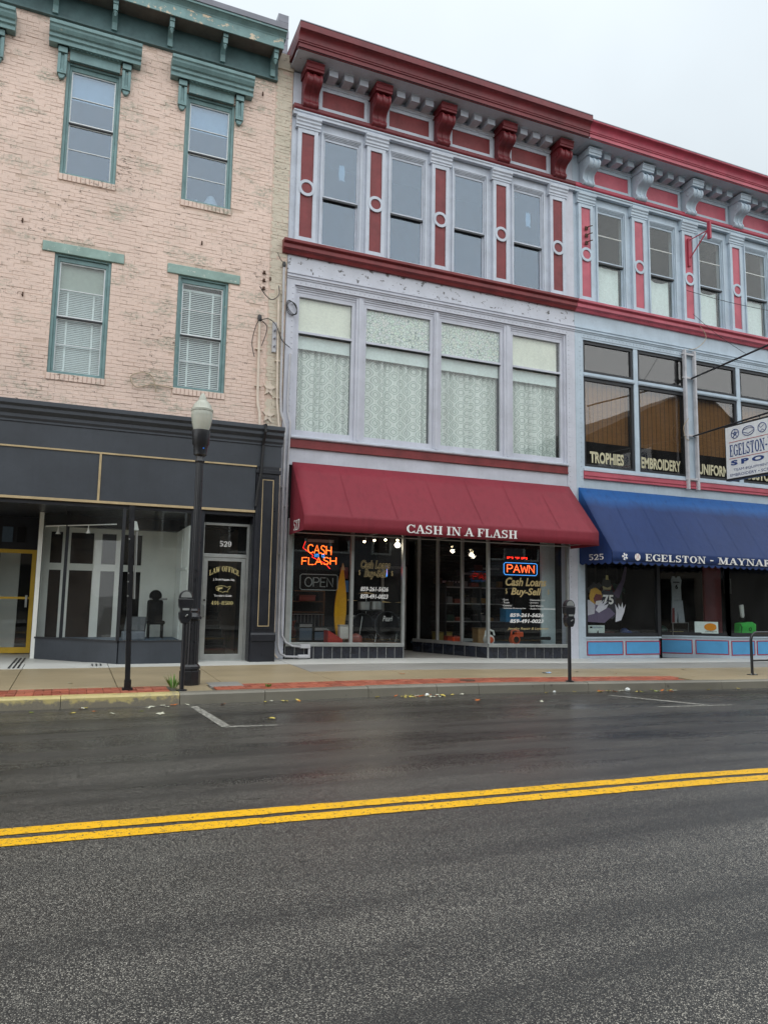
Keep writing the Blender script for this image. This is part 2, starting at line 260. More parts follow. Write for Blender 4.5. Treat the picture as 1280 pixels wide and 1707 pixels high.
# ---------------------------------------------------------------- mesh builder
class MB:
    def __init__(s): s.v, s.f, s.uv = [], [], {}
    def add(s, vs, fs):
        o = len(s.v); s.v += [tuple(p) for p in vs]; s.f += [tuple(i+o for i in f) for f in fs]; return s
    def box(s, x0, x1, y0, y1, z0, z1):
        x0, x1 = min(x0, x1), max(x0, x1); y0, y1 = min(y0, y1), max(y0, y1); z0, z1 = min(z0, z1), max(z0, z1)
        return s.add([(x0,y0,z0),(x1,y0,z0),(x1,y1,z0),(x0,y1,z0),(x0,y0,z1),(x1,y0,z1),(x1,y1,z1),(x0,y1,z1)],
                     [(0,3,2,1),(4,5,6,7),(0,1,5,4),(1,2,6,5),(2,3,7,6),(3,0,4,7)])
    def bev(s, x0, x1, y0, y1, z0, z1, b=.01):
        """box whose front (-y) edges are chamfered"""
        return s.add([(x0,y1,z0),(x1,y1,z0),(x1,y1,z1),(x0,y1,z1),(x0,y0+b,z0),(x1,y0+b,z0),(x1,y0+b,z1),(x0,y0+b,z1),
                      (x0+b,y0,z0+b),(x1-b,y0,z0+b),(x1-b,y0,z1-b),(x0+b,y0,z1-b)],
                     [(3,2,1,0),(0,1,5,4),(1,2,6,5),(2,3,7,6),(3,0,4,7),(4,5,9,8),(5,6,10,9),(6,7,11,10),(7,4,8,11),(8,9,10,11)])
    def quad(s, a, b, c, d): return s.add([a, b, c, d], [(0,1,2,3)])
    def ext(s, poly, fa, fb):
        n = len(poly)
        return s.add([fa(*p) for p in poly]+[fb(*p) for p in poly], [tuple(range(n))[::-1], tuple(range(n, 2*n))]+[(i, (i+1) % n, n+(i+1) % n, n+i) for i in range(n)])
    def prism(s, prof, x0, x1):
        """(y,z) profile run along x"""
        return s.ext(prof, lambda y, z: (x0, y, z), lambda y, z: (x1, y, z))
    def plate(s, poly, y0, y1):
        """(x,z) outline given depth in y"""
        return s.ext(poly, lambda x, z: (x, y0, z), lambda x, z: (x, y1, z))
    def frame(s, x0, x1, z0, z1, t, y0, y1, tb=None, tt=None):
        tb = t if tb is None else tb; tt = t if tt is None else tt
        s.box(x0, x0+t, y0, y1, z0, z1); s.box(x1-t, x1, y0, y1, z0, z1)
        s.box(x0+t, x1-t, y0, y1, z0, z0+tb); s.box(x0+t, x1-t, y0, y1, z1-tt, z1); return s
    def tube(s, pts, r, n=8, rs=None, closed=False):
        pts = [Vector(p) for p in pts]; m = len(pts); base = len(s.v); prev = None
        for i, p in enumerate(pts):
            if closed: d = pts[(i+1) % m]-pts[i-1]
            else: d = pts[min(i+1, m-1)]-pts[max(i-1, 0)]
            d.normalize()
            a = prev if prev is not None else (Vector((0,1,0)) if abs(d.y) < .8 else Vector((0,0,1)))
            a = (a-d*a.dot(d))
            if a.length < .05: a = Vector((0,0,1)) if abs(d.z) < .8 else Vector((1,0,0)); a = a-d*a.dot(d)
            a.normalize(); b = d.cross(a); prev = a; rr = rs[i] if rs else r
            s.v += [tuple(p+a*math.cos(2*PI*k/n)*rr+b*math.sin(2*PI*k/n)*rr) for k in range(n)]
        for i in range(m if closed else m-1):
            j = (i+1) % m
            s.f += [(base+i*n+k, base+i*n+(k+1) % n, base+j*n+(k+1) % n, base+j*n+k) for k in range(n)]
        if not closed: s.f += [tuple(base+k for k in range(n))[::-1], tuple(base+(m-1)*n+k for k in range(n))]
        return s
    def lathe(s, prof, c=(0,0,0), n=20, flute=0, axis='z'):
        base = len(s.v)
        for r, z in prof:
            for k in range(n):
                a = 2*PI*k/n; rr = r*(1-(flute if k % 2 else 0))
                q = (rr*math.cos(a), rr*math.sin(a), z) if axis == 'z' else (rr*math.cos(a), z, rr*math.sin(a)) if axis == 'y' else (z, rr*math.cos(a), rr*math.sin(a))
                s.v.append((q[0]+c[0], q[1]+c[1], q[2]+c[2]))
        for i in range(len(prof)-1):
            s.f += [(base+i*n+k, base+i*n+(k+1) % n, base+(i+1)*n+(k+1) % n, base+(i+1)*n+k) for k in range(n)]
        s.f += [tuple(base+k for k in range(n))[::-1], tuple(base+(len(prof)-1)*n+k for k in range(n))]
        return s
    def ring(s, cx, cz, ro, ri, y0, y1, n=28, sx=1.):
        base = len(s.v)
        for r, y in ((ro, y1), (ro, y0), (ri, y0), (ri, y1)):
            s.v += [(cx+sx*r*math.cos(2*PI*k/n), y, cz+r*math.sin(2*PI*k/n)) for k in range(n)]
        for j in range(4):
            q = (j+1) % 4
            s.f += [(base+j*n+k, base+j*n+(k+1) % n, base+q*n+(k+1) % n, base+q*n+k) for k in range(n)]
        return s
    def disc(s, cx, cz, r, y0, y1, n=24, sx=1.): return s.plate([(cx+sx*r*math.cos(2*PI*k/n), cz+r*math.sin(2*PI*k/n)) for k in range(n)], y0, y1)
    def ball(s, c, r, n=12, sz=1.):
        return s.lathe([(max(.0005, r*math.sin(PI*i/8)), -r*sz*math.cos(PI*i/8)) for i in range(9)], c, n)
    def mesh(s, name, smooth=False):
        m = bpy.data.meshes.new(name); m.from_pydata(s.v, [], s.f); m.validate()
        if smooth:
            m.polygons.foreach_set('use_smooth', [True]*len(m.polygons)); m.set_sharp_from_angle(angle=math.radians(38))
        return m
    def build(s, name, mat, parent=None, smooth=False, bevel=0.):
        return link(name, s.mesh(name, smooth), mat, parent, bevel)
def link(name, me, mat=None, parent=None, bevel=0.):
    o = bpy.data.objects.new(name, me); C.objects.link(o)
    if mat is not None and not me.materials: me.materials.append(MT[mat] if isinstance(mat, str) else mat)
    if parent is not None: par(o, parent)
    if bevel:
        b = o.modifiers.new('edge', 'BEVEL'); b.width = bevel; b.segments = 2; b.limit_method = 'ANGLE'
    return o
def worldloc(o):
    l = Vector(o.location)
    return l
def par(o, p):
    """parts are modelled in world coordinates; undo the offset of the thing they belong to"""
    o.parent = p; o.matrix_parent_inverse = Matrix.Translation(-PLOC.get(p.name, Vector((0, 0, 0)))); PLOC[o.name] = Vector(o.location)
PLOC = {}
def tag(o, label, cat, group=None, kind=None):
    if label: o['label'] = label
    if cat: o['category'] = cat
    if group: o['group'] = group
    if kind: o['kind'] = kind
    return o
def thing(name, label, cat, loc=(0,0,0), group=None):
    o = bpy.data.objects.new(name, None); C.objects.link(o); o.location = loc; o.empty_display_size = .2; PLOC[o.name] = Vector(loc)
    return tag(o, label, cat, group)
def stuff(o): o['kind'] = 'stuff'; return o
def struct(o): o['kind'] = 'structure'; return o
def inst(name, me, loc, parent, rot=None, scale=None):
    o = bpy.data.objects.new(name, me); C.objects.link(o); o.location = loc
    if rot: o.rotation_euler = rot
    if scale: o.scale = scale
    o.parent = parent; o.matrix_parent_inverse = Matrix.Translation(-PLOC.get(parent.name, Vector((0,0,0)))); PLOC[o.name] = Vector((0,0,0))
    return o
def matmesh(mb, name, mat, smooth=False):
    m = mb.mesh(name, smooth); m.materials.append(MT[mat]); return m

# ---------------------------------------------------------------- lettering
def place_text_mesh(me, s, name, mat, parent, box, org=None, ux=(1,0,0), uz=(0,0,1), y=0.):
    """scale a flat outline mesh into box = (x0,x1,z0,z1); plane through org spanned by ux, uz"""
    xs = [v.co.x for v in me.vertices]; ys = [v.co.y for v in me.vertices]
    x0, x1, z0, z1 = box; ax, bx, ay, by = min(xs), max(xs), min(ys), max(ys)
    ux, uz = Vector(ux), Vector(uz); og = Vector(org) if org else Vector((0, y, 0))
    for v in me.vertices:
        a = x0+(v.co.x-ax)/(bx-ax)*(x1-x0); b = z0+(v.co.y-ay)/(by-ay)*(z1-z0)
        v.co = og+ux*a+uz*b
    return link(name, me, mat, parent)
def text(s, name, mat, parent, box, y=0., bold=0., shear=0., org=None, ux=(1,0,0), uz=(0,0,1), spacing=1.):
    cu = bpy.data.curves.new('t', 'FONT'); cu.body = s; cu.size = 1; cu.shear = shear; cu.offset = bold; cu.space_character = spacing; cu.resolution_u = 3
    ob = bpy.data.objects.new('t', cu); C.objects.link(ob)
    me = bpy.data.meshes.new_from_object(ob.evaluated_get(bpy.context.evaluated_depsgraph_get())); bpy.data.objects.remove(ob)
    me.materials.clear(); return place_text_mesh(me, s, name, mat, parent, box, org, ux, uz, y)
# a small bold serif alphabet: ('l',x0,y0,x1,y1,w) stems, ('h',x0,x1,y,t) bars, ('e',cx,cy,rx,ry,a0,a1,wx,wy) bowls, ('f',x,y) foot serifs
T, t_ = .21, .085
SERIF = {
 'A': (.86, [('l',.10,0,.40,1,.09),('l',.72,0,.42,1,.2),('h',.22,.6,.28,.075),('f',.10,0),('f',.72,0)]),
 'C': (.80, [('e',.42,.5,.42,.5,42,318,T,t_),('b',.70,.66,.78,1.0),('b',.70,.05,.78,.3)]),
 'D': (.86, [('l',.2,0,.2,1,T),('e',.2,.5,.62,.5,-90,90,T,t_),('h',.04,.3,.92,.08),('h',.04,.3,0,.08)]),
 'E': (.76, [('l',.2,0,.2,1,T),('h',.04,.68,.92,.08),('h',.04,.7,0,.08),('h',.2,.5,.46,.08),('b',.62,.7,.69,1),('b',.64,0,.71,.3),('b',.46,.36,.52,.64)]),
 'F': (.72, [('l',.2,0,.2,1,T),('h',.04,.68,.92,.08),('h',.2,.5,.46,.08),('b',.62,.7,.69,1),('b',.46,.36,.52,.64),('f',.2,0)]),
 'G': (.84, [('e',.42,.5,.42,.5,42,300,T,t_),('b',.70,.66,.78,1.0),('b',.60,.06,.79,.42),('h',.5,.86,.4,.07)]),
 'H': (.92, [('l',.2,0,.2,1,T),('l',.70,0,.70,1,T),('h',.2,.7,.46,.08),('f',.2,0),('f',.7,0),('f',.2,.93),('f',.7,.93)]),
 'I': (.44, [('l',.2,0,.2,1,T),('f',.2,0),('f',.2,.93)]),
 'L': (.74, [('l',.2,0,.2,1,T),('h',.04,.68,0,.08),('b',.62,0,.69,.32),('f',.2,.93)]),
 'M': (1.06, [('l',.14,0,.14,1,.08),('l',.18,1,.50,.06,.2),('l',.82,1,.50,.06,.09),('l',.84,0,.84,1,T),('f',.14,0),('f',.84,0),('f',.13,.93),('f',.86,.93)]),
 'N': (.92, [('l',.14,0,.14,1,.08),('l',.16,1,.74,0,.2),('l',.74,0,.74,1,.08),('f',.14,0),('f',.13,.93),('f',.74,.93)]),
 'O': (.88, [('e',.42,.5,.42,.5,0,360,T,t_)]),
 'P': (.76, [('l',.2,0,.2,1,T),('e',.3,.73,.38,.27,-90,90,T,t_),('h',.04,.3,.92,.08),('h',.2,.32,.46,.08),('f',.2,0)]),
 'R': (.86, [('l',.2,0,.2,1,T),('e',.3,.73,.38,.27,-90,90,T,t_),('h',.04,.3,.92,.08),('h',.2,.32,.46,.08),('l',.40,.5,.72,0,.2),('f',.2,0),('f',.74,0)]),
 'S': (.68, [('e',.31,.73,.29,.27,35,262,.17,.1),('e',.32,.28,.31,.28,-148,82,.18,.1),('l',.2,.62,.46,.42,.2),('b',.5,.7,.57,1.),('b',.03,0,.1,.3)]),
 'T': (.80, [('l',.38,0,.38,1,T),('h',.04,.72,.92,.08),('b',.03,.68,.1,1),('b',.66,.68,.73,1),('f',.38,0)]),
 'W': (1.1, [('l',.1,1,.3,0,.2),('l',.52,1,.32,0,.08),('l',.5,1,.70,0,.2),('l',.94,1,.74,0,.08),('f',.1,.93),('f',.92,.93)]),
 'Y': (.84, [('l',.1,1,.4,.45,.2),('l',.72,1,.42,.45,.09),('l',.4,0,.4,.5,T),('f',.4,0),('f',.12,.93),('f',.72,.93)]),
 '-': (.5, [('h',.05,.4,.36,.12)]), ' ': (.26, []), '.': (.3, [('b',.05,0,.2,.15)]),
 '0': (.68, [('e',.31,.5,.31,.5,0,360,.18,t_)]), '1': (.5, [('l',.24,0,.24,1,.18),('f',.24,0),('l',.06,.78,.2,.95,.1)]),
 '2': (.66, [('e',.3,.7,.3,.3,-30,180,.17,.09),('l',.14,.06,.48,.56,.17),('h',.03,.6,0,.12),('b',.53,0,.6,.3)]),
 '4': (.68, [('l',.42,0,.42,1,.18),('h',.02,.62,.26,.09),('l',.1,.3,.4,1,.08),('f',.42,0)]),
 '5': (.66, [('e',.3,.32,.31,.32,-150,120,.18,.09),('h',.1,.56,.88,.12),('l',.12,.5,.12,1,.08)]),
 '7': (.64, [('h',.03,.6,.88,.12),('l',.24,0,.56,.94,.19),('b',.03,.66,.09,1)]),
 '8': (.66, [('e',.31,.75,.26,.25,0,360,.15,.08),('e',.31,.27,.31,.27,0,360,.17,.08)]),
 '9': (.66, [('e',.31,.66,.31,.34,0,360,.17,.08),('e',.31,.5,.31,.5,-150,10,.17,.09)]),
}
def serif_mesh(s, slab=.085, gap=.06, arch=None):
    v, f = [], []
    def poly(pts):
        o = len(v); v.extend((a, b, 0) for a, b in pts); f.append(tuple(range(o, o+len(pts))))
    x = 0.
    for ch in s:
        adv, st = SERIF[ch]
        for k in st:
            if k[0] == 'l':
                _, x0, y0, x1, y1, w_ = k; poly([(x+x0-w_/2, y0), (x+x0+w_/2, y0), (x+x1+w_/2, y1), (x+x1-w_/2, y1)])
            elif k[0] == 'h': poly([(x+k[1], k[3]), (x+k[2], k[3]), (x+k[2], k[3]+k[4]), (x+k[1], k[3]+k[4])])
            elif k[0] == 'b': poly([(x+k[1], k[2]), (x+k[3], k[2]), (x+k[3], k[4]), (x+k[1], k[4])])
            elif k[0] == 'f': poly([(x+k[1]-.19, k[2]), (x+k[1]+.19, k[2]), (x+k[1]+.19, k[2]+slab*.85), (x+k[1]-.19, k[2]+slab*.85)])
            else:
                _, cx, cy, rx, ry, a0, a1, wx, wy = k; n = 18
                for i in range(n):
                    p, q = math.radians(a0+(a1-a0)*i/n), math.radians(a0+(a1-a0)*(i+1)/n)
                    poly([(x+cx+rx*math.cos(p), cy+ry*math.sin(p)), (x+cx+rx*math.cos(q), cy+ry*math.sin(q)),
                          (x+cx+(rx-wx)*math.cos(q), cy+(ry-wy)*math.sin(q)), (x+cx+(rx-wx)*math.cos(p), cy+(ry-wy)*math.sin(p))])
        x += adv+gap
    # lift each piece a hair so overlapping strokes never share a plane; arch bends the line upward in the middle
    if arch:
        v = [(a, b+arch*(1-((a/x)*2-1)**2), c) for a, b, c in v]
    me = bpy.data.meshes.new('lettering'); me.from_pydata(v, [], f); return me
def serif(s, name, mat, parent, box, y=0., org=None, ux=(1,0,0), uz=(0,0,1), lift=(0,-1,0), arch=None):
    me = serif_mesh(s, arch=arch); o = place_text_mesh(me, s, name, mat, parent, box, org, ux, uz, y)
    L = Vector(lift)
    for i, p in enumerate(me.polygons):
        for vi in p.vertices: me.vertices[vi].co += L*(.00025*(i % 9))
    return o
MONO = {'C': (.8, [[(.75,.82),(.6,.97),(.35,1),(.12,.85),(.03,.5),(.12,.15),(.35,0),(.6,.03),(.75,.18)]]), 'A': (.8, [[(0,0),(.38,1),(.76,0)],[(.14,.36),(.62,.36)]]),
 'S': (.7, [[(.62,.85),(.45,1),(.2,1),(.04,.8),(.12,.6),(.5,.42),(.62,.22),(.5,.03),(.2,0),(.02,.15)]]), 'H': (.75, [[(0,0),(0,1)],[(.68,0),(.68,1)],[(0,.5),(.68,.5)]]),
 'F': (.65, [[(0,0),(0,1),(.6,1)],[(0,.52),(.5,.52)]]), 'L': (.65, [[(0,1),(0,0),(.58,0)]]), 'P': (.7, [[(0,0),(0,1),(.45,1),(.64,.86),(.64,.62),(.45,.48),(0,.48)]]),
 'W': (.95, [[(0,1),(.2,0),(.45,.8),(.7,0),(.9,1)]]), 'N': (.75, [[(0,0),(0,1),(.66,0),(.66,1)]]), 'O': (.85, [[(.4+.4*math.cos(a*PI/8), .5+.5*math.sin(a*PI/8)) for a in range(17)]]),
 'E': (.65, [[(.58,1),(0,1),(0,0),(.58,0)],[(0,.52),(.48,.52)]]), 'i': (.3, [[(.1,0),(.1,.6)]]), 'n': (.55, [[(0,0),(0,.6)],[(0,.4),(.2,.6),(.4,.5),(.4,0)]]), 'a': (.6, [[(.42,.55),(.2,.62),(.03,.4),(.05,.12),(.22,0),(.42,.15)],[(.44,.6),(.44,0),(.52,0)]]), ' ': (.35, [])}
def neon(mb, s, x0, x1, z0, z1, y, r=.008, slant=0., flip=False, org=None):
    tot = sum(MONO[c][0] for c in s)+.12*(len(s)-1); x = 0
    for c in s:
        for pl in MONO[c][1]:
            pts = [((x+a)/tot, b) for a, b in pl]
            if flip: pts = [(1-a, b) for a, b in pts]
            mb.tube([(x0+a*(x1-x0), y, z0+b*(z1-z0)+slant*a) for a, b in pts], r, 6)
        x += MONO[c][0]+.12
# ---------------------------------------------------------------- ground heights
PX = [-60,-3,.85,2.8,4.7,7,11,14,18,40,90]; PZ = [.10,.045,.035,.037,.042,.02,-.05,-.085,-.13,-.37,-.6]
LY = [-60,-16.3,-16.25,-16.2,-10.3,-4.46,-4.44,0,30]; LZ = [-.02,-.06,-.06,-.21,-.15,-.21,-.06,0,0]
def lerp(x, X_, Z_):
    if x <= X_[0]: return Z_[0]
    for i in range(len(X_)-1):
        if x <= X_[i+1]: return Z_[i]+(Z_[i+1]-Z_[i])*(x-X_[i])/(X_[i+1]-X_[i])
    return Z_[-1]
def pz(x): return lerp(x, PX, PZ)
def gz(x, y): return pz(x)+lerp(y, LY, LZ)
# ================================================================ GROUND
def sheet(name, xs, ys, mat, dz=0., zf=gz, parent=None):
    m = MB(); n = len(xs)
    for y in ys:
        for x in xs: m.v.append((x, y, zf(x, y)+dz))
    for j in range(len(ys)-1):
        for i in range(n-1): m.f.append((j*n+i, j*n+i+1, (j+1)*n+i+1, (j+1)*n+i))
    return m.build(name, mat, parent, True)
XS = [-60,-40,-20,-10,-5,-3,-1,.85,2,2.8,3.7,4.7,5.8,7,9,11,12.5,14,16,18,24,32,40,60,90]
gm = MB(); gm.quad((-900,-900,-1.2), (900,-900,-1.2), (900,900,-1.2), (-900,900,-1.2)); struct(gm.build('ground', 'slabg'))
road = struct(sheet('road', XS, [-16.2,-13.5,-10.3,-8,-6,-4.46], 'asphalt'))
def marking(name, pts, mat):
    m = MB(); k = len(pts)//2                  # pts: upper edge then lower edge, left to right
    for p in pts: m.v.append((p[0], p[1], gz(*p)+.004))
    m.f = [(i, i+1, k+i+1, k+i) for i in range(k-1)]
    return m.build(name, mat, road)
def yl(x): return -9.845-.047*(x+.3)
xs = [-14,-8,-5,-3]+[-2+i*.09 for i in range(150)]+[12,14,18,26,40]
for a, b in ((0, .145), (.215, .36)):
    marking('yellow_line', [(x, yl(x)-a-.0016*max(0, x)+random.gauss(0, .0035)) for x in xs]+[(x, yl(x)-b-.0016*max(0, x)+random.gauss(0, .0035)) for x in xs], 'yline')
marking('parking_line', [(1.64,-4.72),(1.74,-6.44),(1.54,-4.72),(1.63,-6.54)], 'wline')
marking('parking_line', [(1.745,-6.47),(2.26,-6.53),(1.64,-6.545),(2.24,-6.59)], 'wline')
marking('parking_line', [(8.26,-5.02),(8.98,-6.38),(8.14,-5.06),(8.80,-6.40)], 'wline')
marking('parking_line', [(7.9,-6.42),(9.35,-6.44),(7.9,-6.49),(9.35,-6.52)], 'wline')
marking('parking_line', [(-5.4,-4.8),(-5.28,-6.45),(-5.52,-4.8),(-5.42,-6.5)], 'wline')
# pavement bed, then every slab, paver and kerb stone on it
walk = struct(sheet('sidewalk', XS, [-4.44,-3.6,-2,-.9,0,.2], 'joint', -.022))
def slab(name, x0, x1, y0, y1, mat, h=.03, g=.006, z=None):
    m = MB(); zf = z or gz; dz = random.uniform(-.0015, .0015)
    c = [(x0+g,y0+g),(x1-g,y0+g),(x1-g,y1-g),(x0+g,y1-g)]; b = .006; i = [(x0+g+b,y0+g+b),(x1-g-b,y0+g+b),(x1-g-b,y1-g-b),(x0+g+b,y1-g-b)]
    m.v = [(x, y, zf(x, y)-h) for x, y in c]+[(x, y, zf(x, y)-.004+dz) for x, y in c]+[(x, y, zf(x, y)+dz) for x, y in i]
    m.f = [(0,1,5,4),(1,2,6,5),(2,3,7,6),(3,0,4,7),(4,5,9,8),(5,6,10,9),(6,7,11,10),(7,4,8,11),(8,9,10,11)]
    return m.build(name, mat, walk)
jx = [-9.3,-7.7,-6.2,-4.7,-3.4,-2.1,-.70,.68,2.19,3.95,5.5,7.05,8.6,10.15,11.7,13.3,14.9,16.5,18.1,19.8,21.5]
for a, b in zip(jx, jx[1:]):
    x1 = b
    slab('pavement_slab', a, b, -3.62, -2.3 if a > 3.9 else -.98, 'slab')
    if a > 3.9: slab('pavement_slab', a, b, -2.3, -1.08, 'slabg')
    slab('threshold_slab', a, b, (-1.08 if a > 3.9 else -.98), .0, 'slabw')
for a, b in ((1.46,1.93),(10.85,12.4),(12.4,14.2),(14.2,16.2),(16.2,18.4),(18.4,21)): slab('pavement_slab', a, b, -4.28, -3.62, 'slab')
# clay pavers between slabs and kerb, laid in pairs; the far ends of the strip are out of frame
pv = []
def paver_mesh(l, d):
    b = .006; m = MB()
    m.v = [(-l/2,-d/2,-.03),(l/2,-d/2,-.03),(l/2,d/2,-.03),(-l/2,d/2,-.03),(-l/2,-d/2,-b),(l/2,-d/2,-b),(l/2,d/2,-b),(-l/2,d/2,-b),(-l/2+b,-d/2+b,0),(l/2-b,-d/2+b,0),(l/2-b,d/2-b,0),(-l/2+b,d/2-b,0)]
    m.f = [(0,1,5,4),(1,2,6,5),(2,3,7,6),(3,0,4,7),(4,5,9,8),(5,6,10,9),(6,7,11,10),(7,4,8,11),(8,9,10,11)]
    return matmesh(m, 'paver', 'paver')
PA, PB = paver_mesh(.212, .104), paver_mesh(.104, .212)
rest = MB(); npv = 0
def paver(me, x, y):
    global npv
    zz = gz(x, y)+random.uniform(-.003, .002); sl = math.atan((gz(x+.2, y)-gz(x-.2, y))/.4)
    if npv < 300 and -1.05 < x: inst('paver', me, (x, y, zz), walk, (0, -sl, random.uniform(-.02, .02))); npv += 1
    else: rest.add([(v.co.x+x, v.co.y+y, v.co.z+zz) for v in me.vertices], [tuple(p.vertices) for p in me.polygons])
cells = []
k = 0; x = -6.0
while x < 10.9:
    for r in range(3):
        yc = -3.64-.108-.216*r
        cx = x+.108
        if 1.40 < cx < 1.98 or cx > 10.85-(yc+3.4)*-.28: continue
        cells.append((cx, yc, (k+r) % 2))
    x += .216; k += 1
cells.sort(key=lambda c: (c[0]-1.2)**2+(c[1]+15)**2)
for cx, yc, q in cells:
    if q: paver(PA, cx, yc+.054); paver(PA, cx, yc-.054)
    else: paver(PB, cx-.054, yc); paver(PB, cx+.054, yc)
if rest.v: stuff(rest.build('paver', 'paver', walk))
ks = [-9,-7.2,-5.4,-3.6,-1.9,-.05,1.44,2.62,4.2,5.35,6.1,7.35,8.25,9.95,11.3,13.1,14.9,16.7,18.5,21]
for a, b in zip(ks, ks[1:]):
    m = MB(); g = .004; j = random.uniform(-.004, .004)
    for x in (a+g, b-g):
        z = pz(x); m.v += [(x,-4.30,z-.25),(x,-4.30,z-.055+j),(x,-4.43,z-.062+j),(x,-4.455,z-.085),(x,-4.475,z-.30)]
    m.f = [(0,1,6,5),(1,2,7,6),(2,3,8,7),(3,4,9,8),(4,3,2,1,0),(5,6,7,8,9)]
    m.build('kerb_stone', 'kerby' if b < 1.5 else 'kerb', walk)
lid = slab('utility_box_lid', 1.95, 2.45, -3.86, -3.40, 'slabg', z=lambda x, y: gz(x, y)+.006)
m = MB().lathe([(.13,-.02),(.13,.004),(.115,.007),(.10,.004),(.02,.004)], (6.16,-3.97, gz(6.16,-3.97)+.003), 20); m.build('valve_cover', 'rust', walk, True)
# far side of the street, behind the camera (seen only in reflections)
struct(sheet('far_sidewalk', [-60,-20,0,20,60,90], [-21,-16.2], 'slabg', 0, lambda x, y: pz(x)-.06))
def far_building(name, label, x0, x1, h, mat, cols, win_z, roof='maroon'):
    t = thing(name, label, 'building', ((x0+x1)/2, -21.05, pz((x0+x1)/2)-.06))
    MB().box(x0, x1, -31, -21.05, -1, h).build('wall', mat, t); MB().box(x0-.1, x1+.1, -31.2, -20.75, h, h+.35).build('roof_cornice', roof, t)
    for i in range(cols):
        cx = x0+(i+.5)*(x1-x0)/cols
        for z in win_z:
            f = MB().frame(cx-.55, cx+.55, z, z+1.8, .09, -21.05, -20.98).build('window', 'white', t); MB().box(cx-.46, cx+.46, -21.04, -21.02, z+.09, z+1.71).build('pane', 'darker', f)
    MB().box(x0+.5, x1-.5, -21.04, -20.97, .4, 2.7).build('shop_front', 'darker', t)
far_building('far_brick_building', 'low dark brick building across the street mirrored in the glass', -22, -4, 6.6, flat('far_dark_brick', (78, 62, 56), .8), 5, (3.6,))
far_building('far_stucco_building', 'tall tan building across the street mirrored in upper glass', -3.9, 9, 8.2, flat('far_tan_stucco', (120, 110, 98), .8), 4, (3.4, 5.8), 'charcoal')
far_building('far_grey_building', 'grey flat-roofed building across the street mirrored in shop windows', 9.1, 25.5, 9.0, flat('far_grey_stucco', (104, 106, 112), .8), 7, (3.6, 6.2), 'charcoal')

fg = thing('far_gabled_building', 'tall gabled building far down the opposite side mirrored in office windows', 'building', (36, -21.05, -.4))
MB().box(26, 46, -33, -21.05, -1, 10.2).build('wall', flat('far_gable_stucco', (84, 80, 76), .8), fg)
MB().ext([(25.5,10.2),(46.5,10.2),(38,15.2),(36.5,15.2)], lambda x, z: (x, -20.7, z), lambda x, z: (x, -33.2, z)).build('roof', flat('far_gable_roof', (58, 56, 58), .7), fg)
for i in range(5):
    for z in (3.6, 6.6): f = MB().frame(28+i*3.6, 29.2+i*3.6, z, z+1.9, .1, -21.05, -20.98).build('window', 'white', fg); MB().box(28.1+i*3.6, 29.1+i*3.6, -21.04, -21.02, z+.1, z+1.8).build('pane', 'darker', f)
# ================================================================ helpers for walls
def wall_grid(m, x0, x1, z0, z1, y0, y1, holes):
    """slab x0..x1, z0..z1 with rectangular holes (a,b,c,d)"""
    zs = sorted({z0, z1, *[h[2] for h in holes], *[h[3] for h in holes]})
    for a, b in zip(zs, zs[1:]):
        if a < z0 or b > z1: continue
        cuts = sorted((h[0], h[1]) for h in holes if h[2] <= a+1e-6 and h[3] >= b-1e-6); x = x0
        for c, d in cuts:
            if c > x: m.box(x, c, y0, y1, a, b)
            x = max(x, d)
        if x < x1: m.box(x, x1, y0, y1, a, b)
    return m
# ================================================================ 529: painted brick building
B1 = thing('brick_building', 'three storey pink painted brick building with teal cornice and black shopfront', 'building', (-2, 0, .04))
WC = [-2.53, -.215, 2.10]; HW = .515
holes = [(c-HW, c+HW, 9.47, 11.86) for c in WC]+[(c+.03-HW, c+.03+HW, 5.46, 7.86) for c in WC]
wall_grid(MB(), -8, 3.88, 4.2, 13.2, .006, .32, holes).build('front_wall', 'mortar', B1)
MB().box(-8, -7.7, .32, 14, -.2, 13.2).build('side_wall', 'brick', B1); MB().box(3.6, 3.88, .32, 14, -.2, 13.4).build('side_wall', 'brick', B1)
MB().box(-8, 3.88, 14, 14.3, -.2, 13.2).build('back_wall', 'brick', B1)
MB().box(-8, 3.88, .32, 14, 13.0, 13.2).build('roof', 'gutter', B1)
MB().box(-7.7, 3.6, .33, 14, 8.6, 8.8).box(-7.7, 3.6, .33, 14, 4.4, 4.6).build('floor_slab', 'dark', B1)
MB().box(-7.7, 3.6, 2.6, 2.7, 4.6, 8.6).box(-7.7, 3.6, 2.6, 2.7, 8.8, 13).build('room_wall', 'roomgrey', B1)
